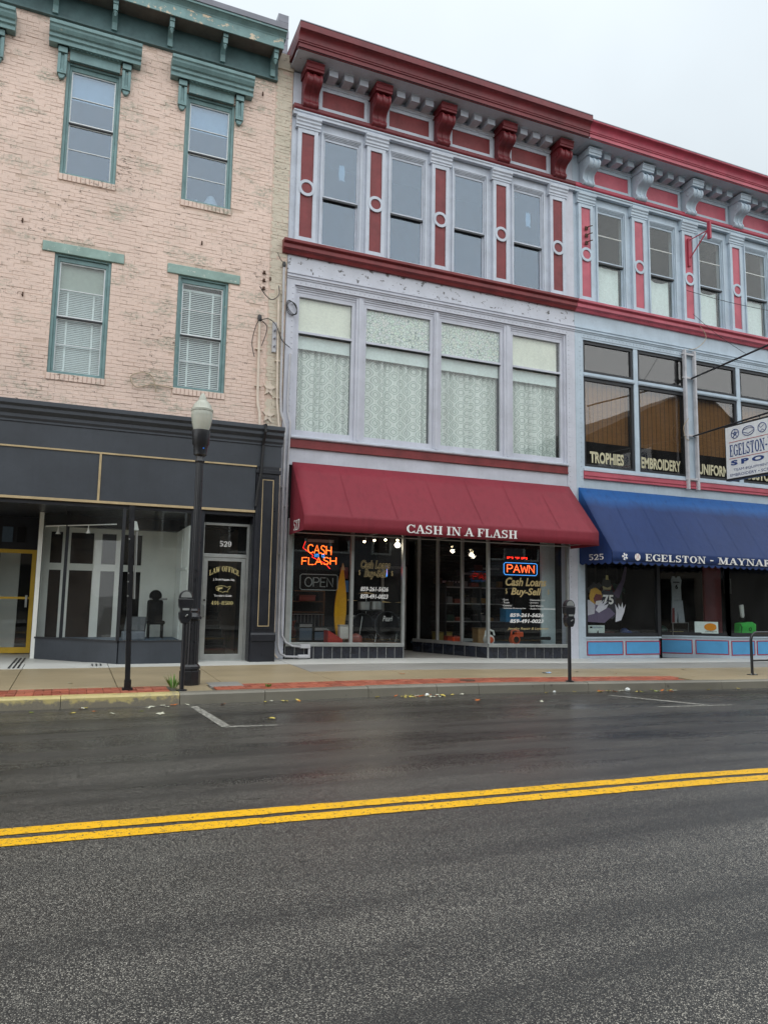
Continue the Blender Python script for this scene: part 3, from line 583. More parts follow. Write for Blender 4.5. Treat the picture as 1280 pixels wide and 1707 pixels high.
# bricks: the lowest rows one by one, the rest joined
CH, CL, J = .0775, .214, .008
def brick_mesh(l, mat):
    m = MB(); b = .004; h = CH-J; y1 = .02
    m.v = [(0,y1,0),(l,y1,0),(l,y1,h),(0,y1,h),(0,b,0),(l,b,0),(l,b,h),(0,b,h),(b,0,b),(l-b,0,b),(l-b,0,h-b),(b,0,h-b)]
    m.f = [(0,1,5,4),(1,2,6,5),(2,3,7,6),(3,0,4,7),(4,5,9,8),(5,6,10,9),(6,7,11,10),(7,4,8,11),(8,9,10,11)]
    return matmesh(m, 'brick', mat)
BM = {}
nb = [0]
def lay(x0, x1, z0, z1, mat, holes, single, lx):
    acc = MB(); z = z0; row = 0
    while z < z1-.02:
        spans = [(x0, x1)]
        for a, b, c, d in holes:
            if c < z+CH-J and d > z:
                spans = [s for p, q in spans for s in ((p, min(q, a)), (max(p, b), q)) if s[1]-s[0] > .02]
        off = (row % 2)*CL/2+random.uniform(-.012, .012)
        for p, q in spans:
            x = math.floor((p-off)/CL)*CL+off
            while x < q:
                a, b = max(x, p+.002), min(x+CL-J+random.uniform(-.004, .004), q-.002); L = round((b-a)/.02)*.02
                if b-a > .03:
                    dy = random.gauss(0, .0025)+(random.random() < .03)*.006; dz = random.uniform(-.003, .003)
                    key = (round(b-a, 2), mat)
                    if single and nb[0] < 300 and a > lx:
                        if key not in BM: BM[key] = brick_mesh(key[0], mat)
                        inst('brick', BM[key], (a, dy, z+dz), B1, (0, random.uniform(-.006, .006), 0)); nb[0] += 1
                    else:
                        l = b-a; e = .003; h = CH-J+(.010 if random.random() < .42 else 0.); b += (.009 if random.random() < .4 and b < q-.02 else 0.); acc.add([(a,.02,z+dz),(b,.02,z+dz),(b,.02,z+h+dz),(a,.02,z+h+dz),(a,e+dy,z+dz),(b,e+dy,z+dz),(b,e+dy,z+h+dz),(a,e+dy,z+h+dz),(a+e,dy,z+e+dz),(b-e,dy,z+e+dz),(b-e,dy,z+h-e+dz),(a+e,dy,z+h-e+dz)],
                            [(0,1,5,4),(1,2,6,5),(2,3,7,6),(3,0,4,7),(4,5,9,8),(5,6,10,9),(6,7,11,10),(7,4,8,11),(8,9,10,11)])
                x += CL
        z += CH; row += 1
    return acc
sill_h = [(c-HW-.02, c+HW+.02, 9.33, 9.47) for c in WC]+[(c+.03-HW-.02, c+.03+HW+.02, 5.32, 5.46) for c in WC]
lint_h = [(c+.03-.745, c+.03+.745, 7.83, 8.05) for c in WC]
stuff(lay(-4.2, 3.485, 4.70, 12.66, 'brick', holes+sill_h+lint_h, True, -1.45).build('brick', 'brick', B1))
stuff(lay(3.50, 3.872, 4.70, 13.02, 'pier', [], False, 0).build('brick', 'pier', B1))
MB().box(3.49, 3.885, -.03, .3, 13.02, 13.4).build('pier_cap', 'pier', B1, bevel=.01)
# soldier course sills under each window
for c, z in [(c, 9.335) for c in WC]+[(c+.03, 5.325) for c in WC]:
    m = MB(); n = 13; s = 2*(HW+.01)/n
    for i in range(n): m.bev(c-HW-.01+i*s+.004, c-HW-.01+(i+1)*s-.004, -.02+random.uniform(-.003, .003), .1, z, z+.128, .006)
    m.build('window_sill', 'brick', B1)
# windows
def b1_window(c, z0, z1, kind):
    f = MB(); f.frame(c-HW, c+HW, z0, z1, .055, .035, .17, .03, .06); f.frame(c-HW+.055, c+HW-.055, z0+.03, z1-.06, .045, .075, .18, .04, .09)
    fr = f.build('window', 'teal', B1, bevel=.006)
    a, b, p, q = c-HW+.1, c+HW-.1, z0+.07, z1-.15; mid = (p+q)/2
    MB().frame(a, b, mid, q, .022, .10, .135).box(a+.022, b-.022, .104, .13, (mid+q)/2-.008, (mid+q)/2+.008).build('upper_sash', 'vinyl', fr)
    MB().frame(a, b, p, mid-.028, .022, .135, .17).box(a+.022, b-.022, .139, .165, (mid+p)/2-.008, (mid+p)/2+.008).build('lower_sash', 'vinyl', fr)
    MB().box(a, b, .098, .172, mid-.028, mid).build('dark_rail_line', 'darkframe', fr)
    MB().box(a+.022, b-.022, .118, .122, mid+.01, q-.022).build('pane', 'glass_up' if kind == 'up' else 'glass_mid', fr); MB().box(a+.022, b-.022, .15, .154, p+.022, mid-.04).build('pane', 'glass_up' if kind == 'up' else 'glass_mid', fr)
    if kind == 'up': MB().box(a, b, .19, .196, (mid+q)/2, q).build('roller_shade', 'shadeblue', fr)
    else:
        if kind == 'shade': MB().box(a, b, .182, .187, (mid+q)/2+.02, q).build('roller_shade', 'shadegrey', fr)
        m = MB(); top = (mid+q)/2 if kind == 'shade' else q-.12; z = p+.02; tl = .010 if kind == 'shade' else .016
        pit_ = .036 if kind == 'shade' else .040
        while z < top:
            m.quad((a, .20, z), (b, .20, z), (b, .222, z+(.034 if kind == 'shade' else .027)), (a, .222, z+(.034 if kind == 'shade' else .027))); z += pit_
        m.box(a, b, .2, .235, top, top+.05)
        for x in (a+.16, b-.2): m.box(x, x+.035, .198, .2, p, top)
        stuff(m.build('blind', 'blind', fr))
    return fr
def hood(c):
    h = MB().prism([(.0,12.05),(-.17,12.05),(-.17,12.13),(-.21,12.15),(-.21,12.21),(-.25,12.23),(-.29,12.29),(-.30,12.33),(-.33,12.35),(-.33,12.42),(0,12.47)], c-.86, c+.86).build('window_hood', 'teal', B1, bevel=.006)
    MB().prism([(0,11.84),(-.06,11.84),(-.06,12.02),(-.09,12.04),(-.09,12.05),(0,12.05)], c-.47, c+.47).build('hood_frieze', 'teal', h)
    for i in range(11): MB().box(c-.44+i*.084, c-.40+i*.084, -.135, -.092, 12.035, 12.105).build('dentil', 'teal', h)
    for s in (-1, 1):
        x = c+s*.60; b = MB(); w = .085
        b.box(x-w, x+w, -.11, 0, 11.93, 12.05); b.box(x-w-.025, x+w+.025, -.15, 0, 12.05, 12.1)
        for i in (-1, 0, 1): b.box(x+i*.055-.018, x+i*.055+.018, -.165, 0, 12.1, 12.15)
        b.box(x-w, x-.03, -.085, 0, 11.53, 11.915); b.box(x+.03, x+w, -.085, 0, 11.53, 11.915); b.box(x-.03, x+.03, -.05, 0, 11.53, 11.915)
        b.plate([(x-.05, 11.53), (x+.05, 11.53), (x, 11.60)], -.10, -.085); b.box(x-w, x+w, -.10, 0, 11.49, 11.53)
        b.plate([(x+.062*math.cos(a*PI/10), 11.488-.09*math.sin(a*PI/10)) for a in range(11)], -.075, 0)
        b.build('hood_bracket', 'teal', h, bevel=.005)
for i, c in enumerate(WC): b1_window(c, 9.47, 11.86, 'up'); hood(c)
for i, c in enumerate(WC):
    b1_window(c+.03, 5.46, 7.86, 'blind' if i == 2 else 'shade')
    MB().box(c+.03-.74, c+.03+.74, -.025, .05, 7.84, 8.04).build('lintel', 'sage', B1, bevel=.012)
# eaves
MB().box(-8, 3.51, -.06, .01, 12.66, 13.16).prism([(-.06,12.66),(-.085,12.66),(-.085,12.70),(-.06,12.72)], -8, 3.51).build('cornice_frieze', 'teal_dark', B1)
MB().box(-8, 3.52, -.46, .01, 13.16, 13.19).build('cornice_soffit', 'soffit', B1)
MB().box(-8, 3.52, -.485, -.46, 13.13, 13.36).build('cornice_fascia', 'teal_peel', B1)
MB().prism([(-.3,13.36),(-.49,13.36),(-.50,13.39),(-.53,13.42),(-.57,13.45),(-.60,13.455),(-.60,13.50),(-.3,13.50)], -8, 3.56).build('cornice_crown', 'teal', B1)
MB().prism([(0,13.50),(-.62,13.505),(-.63,13.62),(-.6,13.64),(0,13.7)], -8, 3.57).build('roof_gutter', 'gutter', B1)
bk = MB().box(-.05, .05, -.42, -.06, 13.06, 13.158).box(-.045, .045, -.40, -.30, 12.93, 13.06).plate([(-.05,12.7),(.05,12.7),(.05,13.06),(-.05,13.06)], -.13, -.061)
bk.ext([(-.13,13.06),(-.3,13.06),(-.22,12.95),(-.13,12.86)], lambda y, z: (-.045, y, z), lambda y, z: (.045, y, z)); bk.lathe([(.035,12.93),(.045,12.90),(.03,12.87),(.012,12.82)], (0,-.35,0), 10)
BKM = matmesh(bk, 'eaves_bracket', 'teal')
for i in range(8): inst('eaves_bracket', BKM, (3.38-1.095*i, 0, 0), B1)
ch = MB()
for i in range(7): ch.box(3.56-.008*(i % 2), 3.80+.012*(i % 3 == 1), .3, .75, 13.3+i*.19, 13.3+i*.19+.183)
ch.build('chimney', 'gutter', B1)
for z, r in ((5.68, .14), (5.1, .14)):   # wall anchors shaped as stars
    x = 3.58; pts = [(x+(r*(1 if i % 2 == 0 else .42))*math.sin(i*PI/5+.1), z+(r*1.3*(1 if i % 2 == 0 else .42))*math.cos(i*PI/5+.1)) for i in range(10)]
    MB().plate(pts, -.03, 0).lathe([(.03,-.055),(.03,0)], (x, 0, z), 8, axis='y').build('star_anchor', 'conduit', B1)
for z in (8.21, 8.04, 7.86): MB().box(3.355, 3.40, -.06, 0, z-.025, z+.025).box(3.34, 3.42, -.035, -.02, z-.035, z-.02).build('cable_cleat', 'rust', B1)
for x, z in ((-1.30, 8.35), (3.2, 12.3), (3.52, 8.1), (-1.2, 6.9), (2.05, 8.6)): MB().box(x-.012, x+.012, -.03, 0, z-.04, z+.04).box(x-.02, x+.01, -.05, -.03, z-.03, z-.01).build('wall_hook', 'rust', B1)
# ---- shopfront
FY = -.45
MB().prism([(.0,4.76),(FY-.17,4.74),(FY-.17,4.66),(FY-.12,4.62),(FY-.12,4.56),(FY-.05,4.50),(FY-.05,4.44),(FY-.02,4.40),(FY-.02,4.36),(0,4.36)], -8, 3.80).build('shop_cornice', 'charcoal', B1, bevel=.004)
MB().box(-8, 3.78, FY, 0, 3.93, 4.357).build('fascia_board', 'charcoal', B1)
MB().box(-8, .32, FY+.01, -.1, 3.02, 3.90).build('sign_panel', 'charcoal', B1); MB().box(.36, 3.27, FY+.012, -.1, 3.02, 3.90).build('sign_panel', 'charcoal', B1)
MB().box(-8, 3.28, FY-.012, -.1, 3.90, 3.93).build('trim_strip', 'gold', B1); MB().box(-8, 3.28, FY-.012, -.1, 2.975, 3.02).build('trim_strip', 'gold', B1); MB().box(.32, .36, FY-.01, -.1, 3.02, 3.90).build('trim_strip', 'gold', B1)
p = MB().box(3.29, 3.76, FY, .3, .03, 3.93).box(3.27, 3.78, FY-.03, .3, 3.78, 3.86).box(3.28, 3.775, FY-.02, .3, .03, .42).prism([(FY-.02,.42),(FY-.05,.44),(FY-.05,.56),(FY-.02,.60),(FY,.60)], 3.275, 3.775)
pl = p.build('corner_pilaster', 'black', B1, bevel=.006); MB().frame(3.41, 3.64, .72, 3.66, .014, FY-.008, FY).build('panel_moulding', 'gold', pl); MB().frame(3.36, 3.69, .66, 3.72, .02, FY-.012, FY-.001).build('panel_edge', 'black', pl)
MB().box(-8, 3.29, -.4, 2.6, 2.9, 2.97).build('entry_ceiling', 'black', B1)
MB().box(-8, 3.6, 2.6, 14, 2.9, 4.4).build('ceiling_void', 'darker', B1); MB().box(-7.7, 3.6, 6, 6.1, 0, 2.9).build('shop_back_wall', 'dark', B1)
MB().box(-8, 3.88, -.02, 14, -.1, .028).build('shop_floor', 'floorw', B1)
for i in range(3): MB().box(-.92+i*.07, -.89+i*.07, -.9, 1.2, .03, .041).build('floor_stripe', 'black', B1); MB().box(.40+i*.07, .425+i*.07, -.75, -.45, .041, .049).build('floor_stripe', 'black', B1)
def pane_wall(name, a, b, z0, z1, mat, t=.012, parent=B1):
    """vertical glass sheet between plan points a and b"""
    d = (Vector(b)-Vector(a)).normalized(); n = Vector((-d.y, d.x))*t/2
    return MB().ext([(a[0]+n.x,a[1]+n.y),(b[0]+n.x,b[1]+n.y),(b[0]-n.x,b[1]-n.y),(a[0]-n.x,a[1]-n.y)], lambda x, y: (x, y, z0), lambda x, y: (x, y, z1)).build(name, mat, parent)
# right-hand display: bulkhead, corner post, glass
dr = pane_wall('display_base', (.85,-.42), (2.05,-.42), .03, .42, 'charcoal', .04)
pane_wall('display_base', (.84,-.40), (-.62,1.14), .03, .42, 'charcoal', .04)
pane_wall('display_sill', (.82,-.40), (2.05,-.40), .42, .455, 'darkframe', .08); pane_wall('display_sill', (.84,-.40), (-.62,1.14), .42, .455, 'darkframe', .07)
pane_wall('window_pane', (.85,-.40), (2.05,-.40), .455, 2.9, 'glass'); pane_wall('window_pane', (.82,-.37), (-.14,.635), .455, 2.9, 'glass'); pane_wall('window_pane', (-.16,.655), (-.60,1.12), .455, 2.9, 'glass')
MB().box(.79, .85, -.44, -.38, .42, 2.9).build('corner_post', 'darkframe', B1); MB().box(-.18, -.12, .61, .67, .455, 2.9).build('glass_joint_post', 'black', B1); MB().box(-.68, -.60, 1.10, 1.18, .03, 2.9).build('corner_post', 'whitewood', B1)
MB().box(2.05, 2.30, -.42, -.05, .03, 2.97).build('door_pier', 'black', B1)
MB().ext([(.8,-.38),(2.05,-.38),(2.05,1.5),(-.6,1.5),(-.6,1.12)], lambda x, y: (x, y, .36), lambda x, y: (x, y, .42)).build('display_floor', 'roomgrey', B1)
# white partition behind the display
pw = MB(); posts = [-.62, -.24, .36, .80, 1.32]
for x in posts: pw.box(x, x+.16, 1.5, 1.56, .42, 2.66)
pw.box(1.48, 2.03, 1.5, 1.56, .42, 2.66); pw.box(-.62, 1.4, 1.505, 1.555, 2.56, 2.66); pw.box(-.62, 1.4, 1.505, 1.555, 1.78, 1.92); pw.build('display_partition', 'whitewood', B1)
MB().box(2.03, 2.05, -.36, 1.55, .42, 2.66).build('display_side_wall', 'whitewood', B1); MB().box(2.015, 2.03, -.2, 1.3, 1.80, 1.86).box(2.015, 2.03, .5, .58, .42, 2.66).build('side_wall_trim', 'white', B1)
MB().box(-.7, 2.05, 1.3, 1.56, 2.66, 2.9).build('display_header', 'black', B1)
tr = MB().tube([(-.55,1.0,2.62),(.7,-.2,2.62)], .012).build('lamp_track', 'whitewood', B1)
for x, y in ((-.32,.8),(.22,.27)): MB().lathe([(.012,.10),(.02,.06),(.05,0)], (x, y, 2.46), 10).tube([(x,y,2.55),(x,y,2.62)], .008).build('track_lamp', 'whitewood', tr)
MB().plate([(.98,2.70),(1.06,2.68),(1.10,2.52),(1.0,2.51)], -.30, -.27).build('hanging_tag', 'white', B1)
# yellow-framed door at the back of the entry
yd = MB().frame(-1.95, -.74, .05, 2.21, .085, 2.36, 2.41, .12, .08).box(-1.865, -.825, 2.37, 2.40, 1.17, 1.215).build('shop_door', 'yellowdoor', B1); MB().box(-1.86, -.83, 2.383, 2.388, .17, 2.13).build('pane', 'glass', yd); MB().box(-.90, -.86, 2.30, 2.36, 1.0, 1.25).build('handle', 'alu', yd)
MB().box(-4, -1.95, 2.36, 2.45, .03, 2.9).box(-.74, -.6, 2.36, 2.45, .03, 2.9).box(-1.95, -.74, 2.36, 2.45, 2.21, 2.9).build('entry_back_wall', 'black', B1)
MB().box(-1.42, -1.22, 2.335, 2.36, 2.36, 2.68).build('transom_panel', 'roomgrey', B1); MB().box(-1.14, -.98, 2.335, 2.36, 2.36, 2.68).build('transom_panel', 'dark', B1)
MB().box(-.66, -.6, 1.18, 2.36, .03, 2.9).build('entry_side_wall', 'black', B1); MB().box(-1.5,-1.1,3.2,3.3,.03,2.7).build('inner_column', 'whitewood', B1)
# office door 529
d = MB().frame(2.31, 3.26, .03, 2.76, .05, -.14, -.06, .02, .05).box(2.36, 3.21, -.138, -.06, 2.07, 2.14).build('door_frame', 'alu', B1, bevel=.004)
dl = MB().frame(2.365, 3.205, .045, 2.065, .085, -.125, -.08, .12, .07).build('office_door', 'alu', B1, bevel=.004)
MB().box(2.45, 3.12, -.104, -.098, .165, 1.995).build('pane', 'glass', dl); MB().box(2.36, 3.21, -.104, -.098, 2.14, 2.71).build('transom_pane', 'glass', d)
MB().tube([(2.41,-.13,1.12),(2.41,-.20,1.10),(2.41,-.20,.92),(2.41,-.13,.90)], .013).build('handle', 'alu', dl); MB().lathe([(.02,-.135),(.02,-.125)], (2.41,0,1.22), 10, axis='y').build('lock', 'darkframe', dl)
MB().box(2.3, 3.29, -.06, 0, 2.76, 2.97).build('door_head', 'black', B1); MB().box(2.3, 3.27, 3.2, 3.3, .03, 2.9).build('hall_wall', 'dark', B1); MB().box(3.26, 3.29, -.4, 1, .03, 2.9).build('hall_side', 'black', B1)
for i in range(9): MB().box(2.35, 3.2, 1.6+i*.26, 1.9+i*.26, .03+i*.18, .03+(i+1)*.18).build('stair_step', 'dark', B1)
serif('529', 'door_number', 'letter', d, (2.67,2.90,2.29,2.40), -.108); serif('LAW OFFICE', 'door_lettering', 'gilt', dl, (2.49,3.08,1.70,1.90), -.108, arch=.9)
text('J. Scott Kappas, Esq.', 'door_lettering', 'letter', dl, (2.57,3.00,1.60,1.655), -.106, .02); text("Traveler's Guide", 'door_lettering', 'letter', dl, (2.60,2.95,1.29,1.335), -.106, .015); serif('491-8500', 'door_lettering', 'gilt', dl, (2.55,2.98,1.13,1.205), -.108)
usa = [(0,.8),(.1,.95),(.35,1),(.6,.98),(.68,.85),(.78,.8),(.9,.92),(1,.98),(.96,.75),(.86,.55),(.82,.38),(.84,.12),(.76,.2),(.7,.24),(.55,.2),(.45,.05),(.38,.22),(.2,.28),(.05,.4)]
MB().tube([(2.63+a*.29, -.107, 1.36+b*.145) for a, b in usa], .005, 4, closed=True).plate([(2.66,1.47),(2.76,1.475),(2.76,1.45),(2.71,1.445),(2.69,1.41),(2.665,1.41)], -.109, -.106).build('map_emblem', 'gilt', dl)
# ================================================================ 527 and 525: twin iron fronts
def bracket_mesh(mat):
    """scroll bracket, local origin at its bottom centre on the wall; 0.82 high, 0.46 deep"""
    b = MB(); prof = []
    def arc(cy, cz, r, a0, a1, n=8, sy=1.): return [(cy+sy*r*math.cos(math.radians(a0+(a1-a0)*i/n)), cz+r*math.sin(math.radians(a0+(a1-a0)*i/n))) for i in range(n+1)]
    prof = [(0,.66)]+[(-.30,.66)]+arc(-.29,.50,.15,100,262,10)+arc(-.33,.17,.175,75,-30,8)[1:]+arc(-.125,.055,.075,130,275,8)+[(0,-.01)]
    fa = lambda x: (lambda y, z: (x, y, z))
    b.ext(prof, fa(-.145), fa(.145))
    grow = [(y*1.045-.008, z) for y, z in prof]
    for x0, x1 in ((-.175,-.125), (-.028,.028), (.125,.175)): b.ext([(0, prof[0][1])]+grow[1:-1]+[(0, -.01)], fa(x0), fa(x1))
    b.prism([(0,.655),(-.455,.655),(-.455,.70),(-.475,.715),(-.475,.80),(-.50,.82),(-.50,.84),(0,.84)], -.205, .205)
    for s in (-1, 1):
        b.lathe([(.012,s*.176),(.06,s*.19),(.085,s*.18)] if s > 0 else [(.085,-.18),(.06,-.19),(.012,-.176)], (0,-.28,.5), 14, axis='x')
    return matmesh(b, 'cornice_bracket', mat, True)
MODM = {}
def iron_top(B, x0, x1, pil, col, panel, red, redc, bmat, lip, owls=(), bwin='glass_up', curtains=False):
    """third storey of pilasters and sash windows with frieze, brackets and cornice"""
    # wall behind everything, with window openings
    wins = [((a+b)/2, ) for a, b in zip(pil, pil[1:])]; H = .50
    hol = [(c[0]-H, c[0]+H, 9.10, 11.82) for c in wins]
    wall_grid(MB(), x0, x1, 9.02, 12.1, .03, .3, hol).build('top_storey_wall', col, B)
    MB().box(x0, x1, .0, .3, 12.1, 13.05).build('frieze_wall', col, B)
    for c in pil:
        s = MB(); y = -.06; w = .235
        s.frame(c-w, c+w, 9.05, 11.72, .09, y, .03, .13, .10); s.box(c-w+.09, c+w-.09, y+.035, .03, 9.18, 11.62)
        s.box(c-w-.02, c+w+.02, y-.02, .03, 9.03, 9.10)
        pl = s.build('pilaster', col, B, bevel=.004)
        MB().box(c-.143, c+.143, y+.027, y+.034, 9.182, 11.618).build('pilaster_panel', panel, pl)
        MB().ring(c, 10.33, .19, .125, y-.012, y+.02).build('pilaster_ring', col, pl, True); MB().disc(c, 10.33, .128, y+.01, y+.02).build('pilaster_disc', panel, pl)
        MB().prism([(.03,11.72),(y-.015,11.72),(y-.015,11.76),(y-.035,11.78),(y-.035,11.83),(y-.06,11.86),(y-.06,11.90),(y-.09,11.93),(y-.09,12.0),(.03,12.0)], c-w-.05, c+w+.05).build('pilaster_capital', col, pl)
    for i, (c,) in enumerate(wins):
        f = MB(); f.frame(c-H, c+H, 9.08, 11.82, .045, .0, .12, .05, .04); f.frame(c-H+.045, c+H-.045, 9.12, 11.78, .03, .035, .13, .03, .0)
        for k in range(4): f.box(c-H+.045, c+H-.045, .01+.018*k, .13, 11.755-.025*k, 11.775-.025*k)
        fr = f.build('window', col, B, bevel=.003); a, b, p, q = c-H+.075, c+H-.075, 9.15, 11.68; mid = 10.28
        MB().frame(a, b, mid, q, .035, .07, .10).build('upper_sash', col, fr); MB().frame(a, b, p, mid, .035, .11, .14).build('lower_sash', col, fr)
        MB().box(a, b, .06, .145, mid-.045, mid-.002).build('dark_rail_line', 'darkframe', fr)  # dark strip at the meeting rail, with the shadow below it painted in
        MB().box(a+.035, b-.035, .083, .087, mid+.03, q-.035).build('pane', bwin, fr); MB().box(a+.035, b-.035, .123, .127, p+.035, mid-.05).build('pane', bwin, fr)
        if i in owls:
            oz = 10.98; owl = [(0,.16),(.03,.2),(.05,.16),(.075,.19),(.08,.1),(.09,-.02),(.07,-.14),(.1,-.2),(.03,-.19),(-.0,-.17),(-.03,-.21),(-.045,-.16),(-.06,-.03),(-.05,.1),(-.04,.19)]
            MB().plate([(c+.02+x_, oz+z_) for x_, z_ in owl], .088, .0895).build('bird_decal', 'shadeblue', fr)
        if curtains:
            MB().box(a, b, .075, .10, 11.02, 11.04).build('glazing_bar', 'white', fr)
            m = MB(); n = 14
            for k in range(n+1):
                xx = a+.02+(b-a-.1)*k/n; sag = .10*math.sin(PI*k/n); m.v += [(xx, .20+.012*math.sin(k*1.7+i), p), (xx, .20+.012*math.sin(k*1.3+i), mid-.05-(sag if i % 3 else .02))]
            m.f = [(2*k, 2*k+2, 2*k+3, 2*k+1) for k in range(n)]; m.build('curtain', 'valance', fr, True)
    # string of mouldings over the capitals
    MB().prism([(0,12.0),(-.10,12.0),(-.10,12.05),(-.125,12.07),(-.125,12.10),(0,12.11)], x0, x1).build('architrave', col, B)
    MB().prism([(0,12.11),(-.13,12.11),(-.15,12.14),(-.15,12.18),(-.13,12.20),(-.13,12.23),(0,12.25)], x0, x1).build('frieze_moulding', redc, B)
    bm = bracket_mesh(bmat)
    for c in pil: inst('cornice_bracket', bm, (c, -.01, 12.20), B)
    for a, b in zip(pil, pil[1:]):
        fr = MB().frame(a+.23, b-.23, 12.27, 12.86, .085, -.035, .0, .10, .09).build('frieze_frame', col, B, bevel=.005); MB().box(a+.315, b-.315, -.012, .0, 12.36, 12.78).build('frieze_panel', panel, fr)
        MB().prism([(0,12.86),(-.05,12.86),(-.05,12.89),(-.09,12.92),(0,12.92)], a+.2, b-.2).build('bed_moulding', col, B)
        n = 3
        for k in range(n):
            cx = a+(b-a)*(.5+(k-1)*.222); key = col
            if key not in MODM: MODM[key] = matmesh(MB().box(-.105, .105, -.36, 0, 0, .145).prism([(0,.145),(-.39,.145),(-.39,.165),(0,.165)], -.12, .12), 'modillion', col)
            inst('modillion', MODM[key], (cx, -.005, 12.925), B)
    MB().box(x0-(.10 if lip else 0), x1, -.72, .3, 13.09, 13.12).build('cornice_soffit', col, B)
    e0 = x0-.12 if lip else x0
    MB().prism([(-.60,13.10),(-.72,13.085),(-.72,13.22),(-.60,13.22)], e0+.02, x1).build('cornice_fascia', red, B)
    pr = [(.3,13.22),(-.74,13.22),(-.74,13.25),(-.755,13.26),(-.755,13.29)]+[(-.76-.11*(1-math.cos(i*PI/12)), 13.29+.125*math.sin(i*PI/12)+.02*i/6) for i in range(1, 7)]
    if lip: pr += [(-.885,13.44),(-.885,13.58),(-.86,13.59),(.3,13.62)]
    else: pr += [(-.885,13.45),(-.885,13.485),(.3,13.52)]
    MB().prism(pr, e0, x1).build('cornice_crown', redc, B, True)
    MB().box(e0-.005, x1, -.89, .3, pr[-2][1]+.002, pr[-2][1]+.022).build('cornice_flashing', 'gutter', B)
def rivets(B, name, pts, mat):
    m = MB()
    for x, y, z in pts:
        r = .017; m.add([(x+r*math.cos(k*PI/3), y, z+r*math.sin(k*PI/3)) for k in range(6)]+[(x+r*.6*math.cos(k*PI/3), y-.011, z+r*.6*math.sin(k*PI/3)) for k in range(6)], [(k, (k+1) % 6, 6+(k+1) % 6, 6+k) for k in range(6)]+[(6,7,8,9,10,11)])
    return stuff(m.build(name, mat, B))
def iron_mid(B, x0, x1, a, b, col, colp, red):
    MB().prism([(.1,8.74),(-.06,8.74),(-.09,8.80),(-.15,8.83),(-.15,8.90),(-.13,8.905),(-.13,8.93),(-.20,8.96),(-.20,9.02),(.1,9.05)], x0-(.13 if x0 < 5 else 0), x1).build('sill_cornice', red, B, bevel=.004)
    MB().box(x0, x1, .0, .3, 8.30, 8.74).build('plain_fascia', colp, B)
    MB().prism([(.1,8.20),(-.03,8.20),(-.03,8.23),(-.055,8.24),(-.055,8.27),(-.035,8.275),(-.035,8.30),(-.06,8.31),(-.06,8.34),(0,8.36)], x0, x1).build('string_moulding', col, B)
    MB().box(x0, x1, -.012, .3, 8.08, 8.2).build('riveted_beam', col, B)
    MB().box(x0, a, -.014, .3, pz(x0)-.1, 8.08).build('riveted_column', col, B, bevel=.005)
    MB().box(b, x1, -.014, .3, pz(x1)-.1, 8.08).build('riveted_column', col, B, bevel=.005)
    MB().box(a, b, .01, .3, 4.10, 4.47).build('lower_fascia', col, B)
def side_shell(B, x0, x1):
    MB().box(x0, x0+.15, .3, 14, -.3, 13.2).build('side_wall', 'dark', B); MB().box(x1-.15, x1, .3, 14, -.3, 13.2).build('side_wall', 'dark', B)
    MB().box(x0, x1, 14, 14.2, -.3, 13.2).build('back_wall', 'dark', B); MB().box(x0, x1, .3, 14, 13.06, 13.2).build('roof', 'gutter', B)
    MB().box(x0+.15, x1-.15, .3, 14, 8.5, 8.7).box(x0+.15, x1-.15, .3, 14, 4.15, 4.35).build('floor_slab', 'dark', B)
    MB().box(x0+.15, x1-.15, 3.2, 3.3, 8.7, 13.06).build('top_room_wall', 'roomgrey', B)
# ---------------------------------------------------------------- 527
B2 = thing('pawn_building', 'lavender grey iron-front building with dark red cornice and curtained second floor', 'building', (7.7, 0, .0))
P2 = [4.25, 5.90, 7.57, 9.26, 10.95]
iron_top(B2, 3.89, 11.46, P2, 'lav2', 'maroon', 'maroon2', 'maroon2', 'maroon2', True, owls=(0, 3))
MB().box(11.19, 11.46, -.02, .03, 9.03, 12.0).build('end_filler', 'lav', B2)
iron_mid(B2, 3.89, 11.46, 4.07, 11.20, 'lav', 'lavpeel', 'maroon'); side_shell(B2, 3.89, 11.46)
rivets(B2, 'rivet', [(x, -.012, 8.14) for x in [4.2+.115*i for i in range(62)]]+[(4.03, -.014, z) for z in [.5+.125*i for i in range(61)]]+[(11.27, -.014, z) for z in [.3+.125*i for i in range(63)]], 'lav')
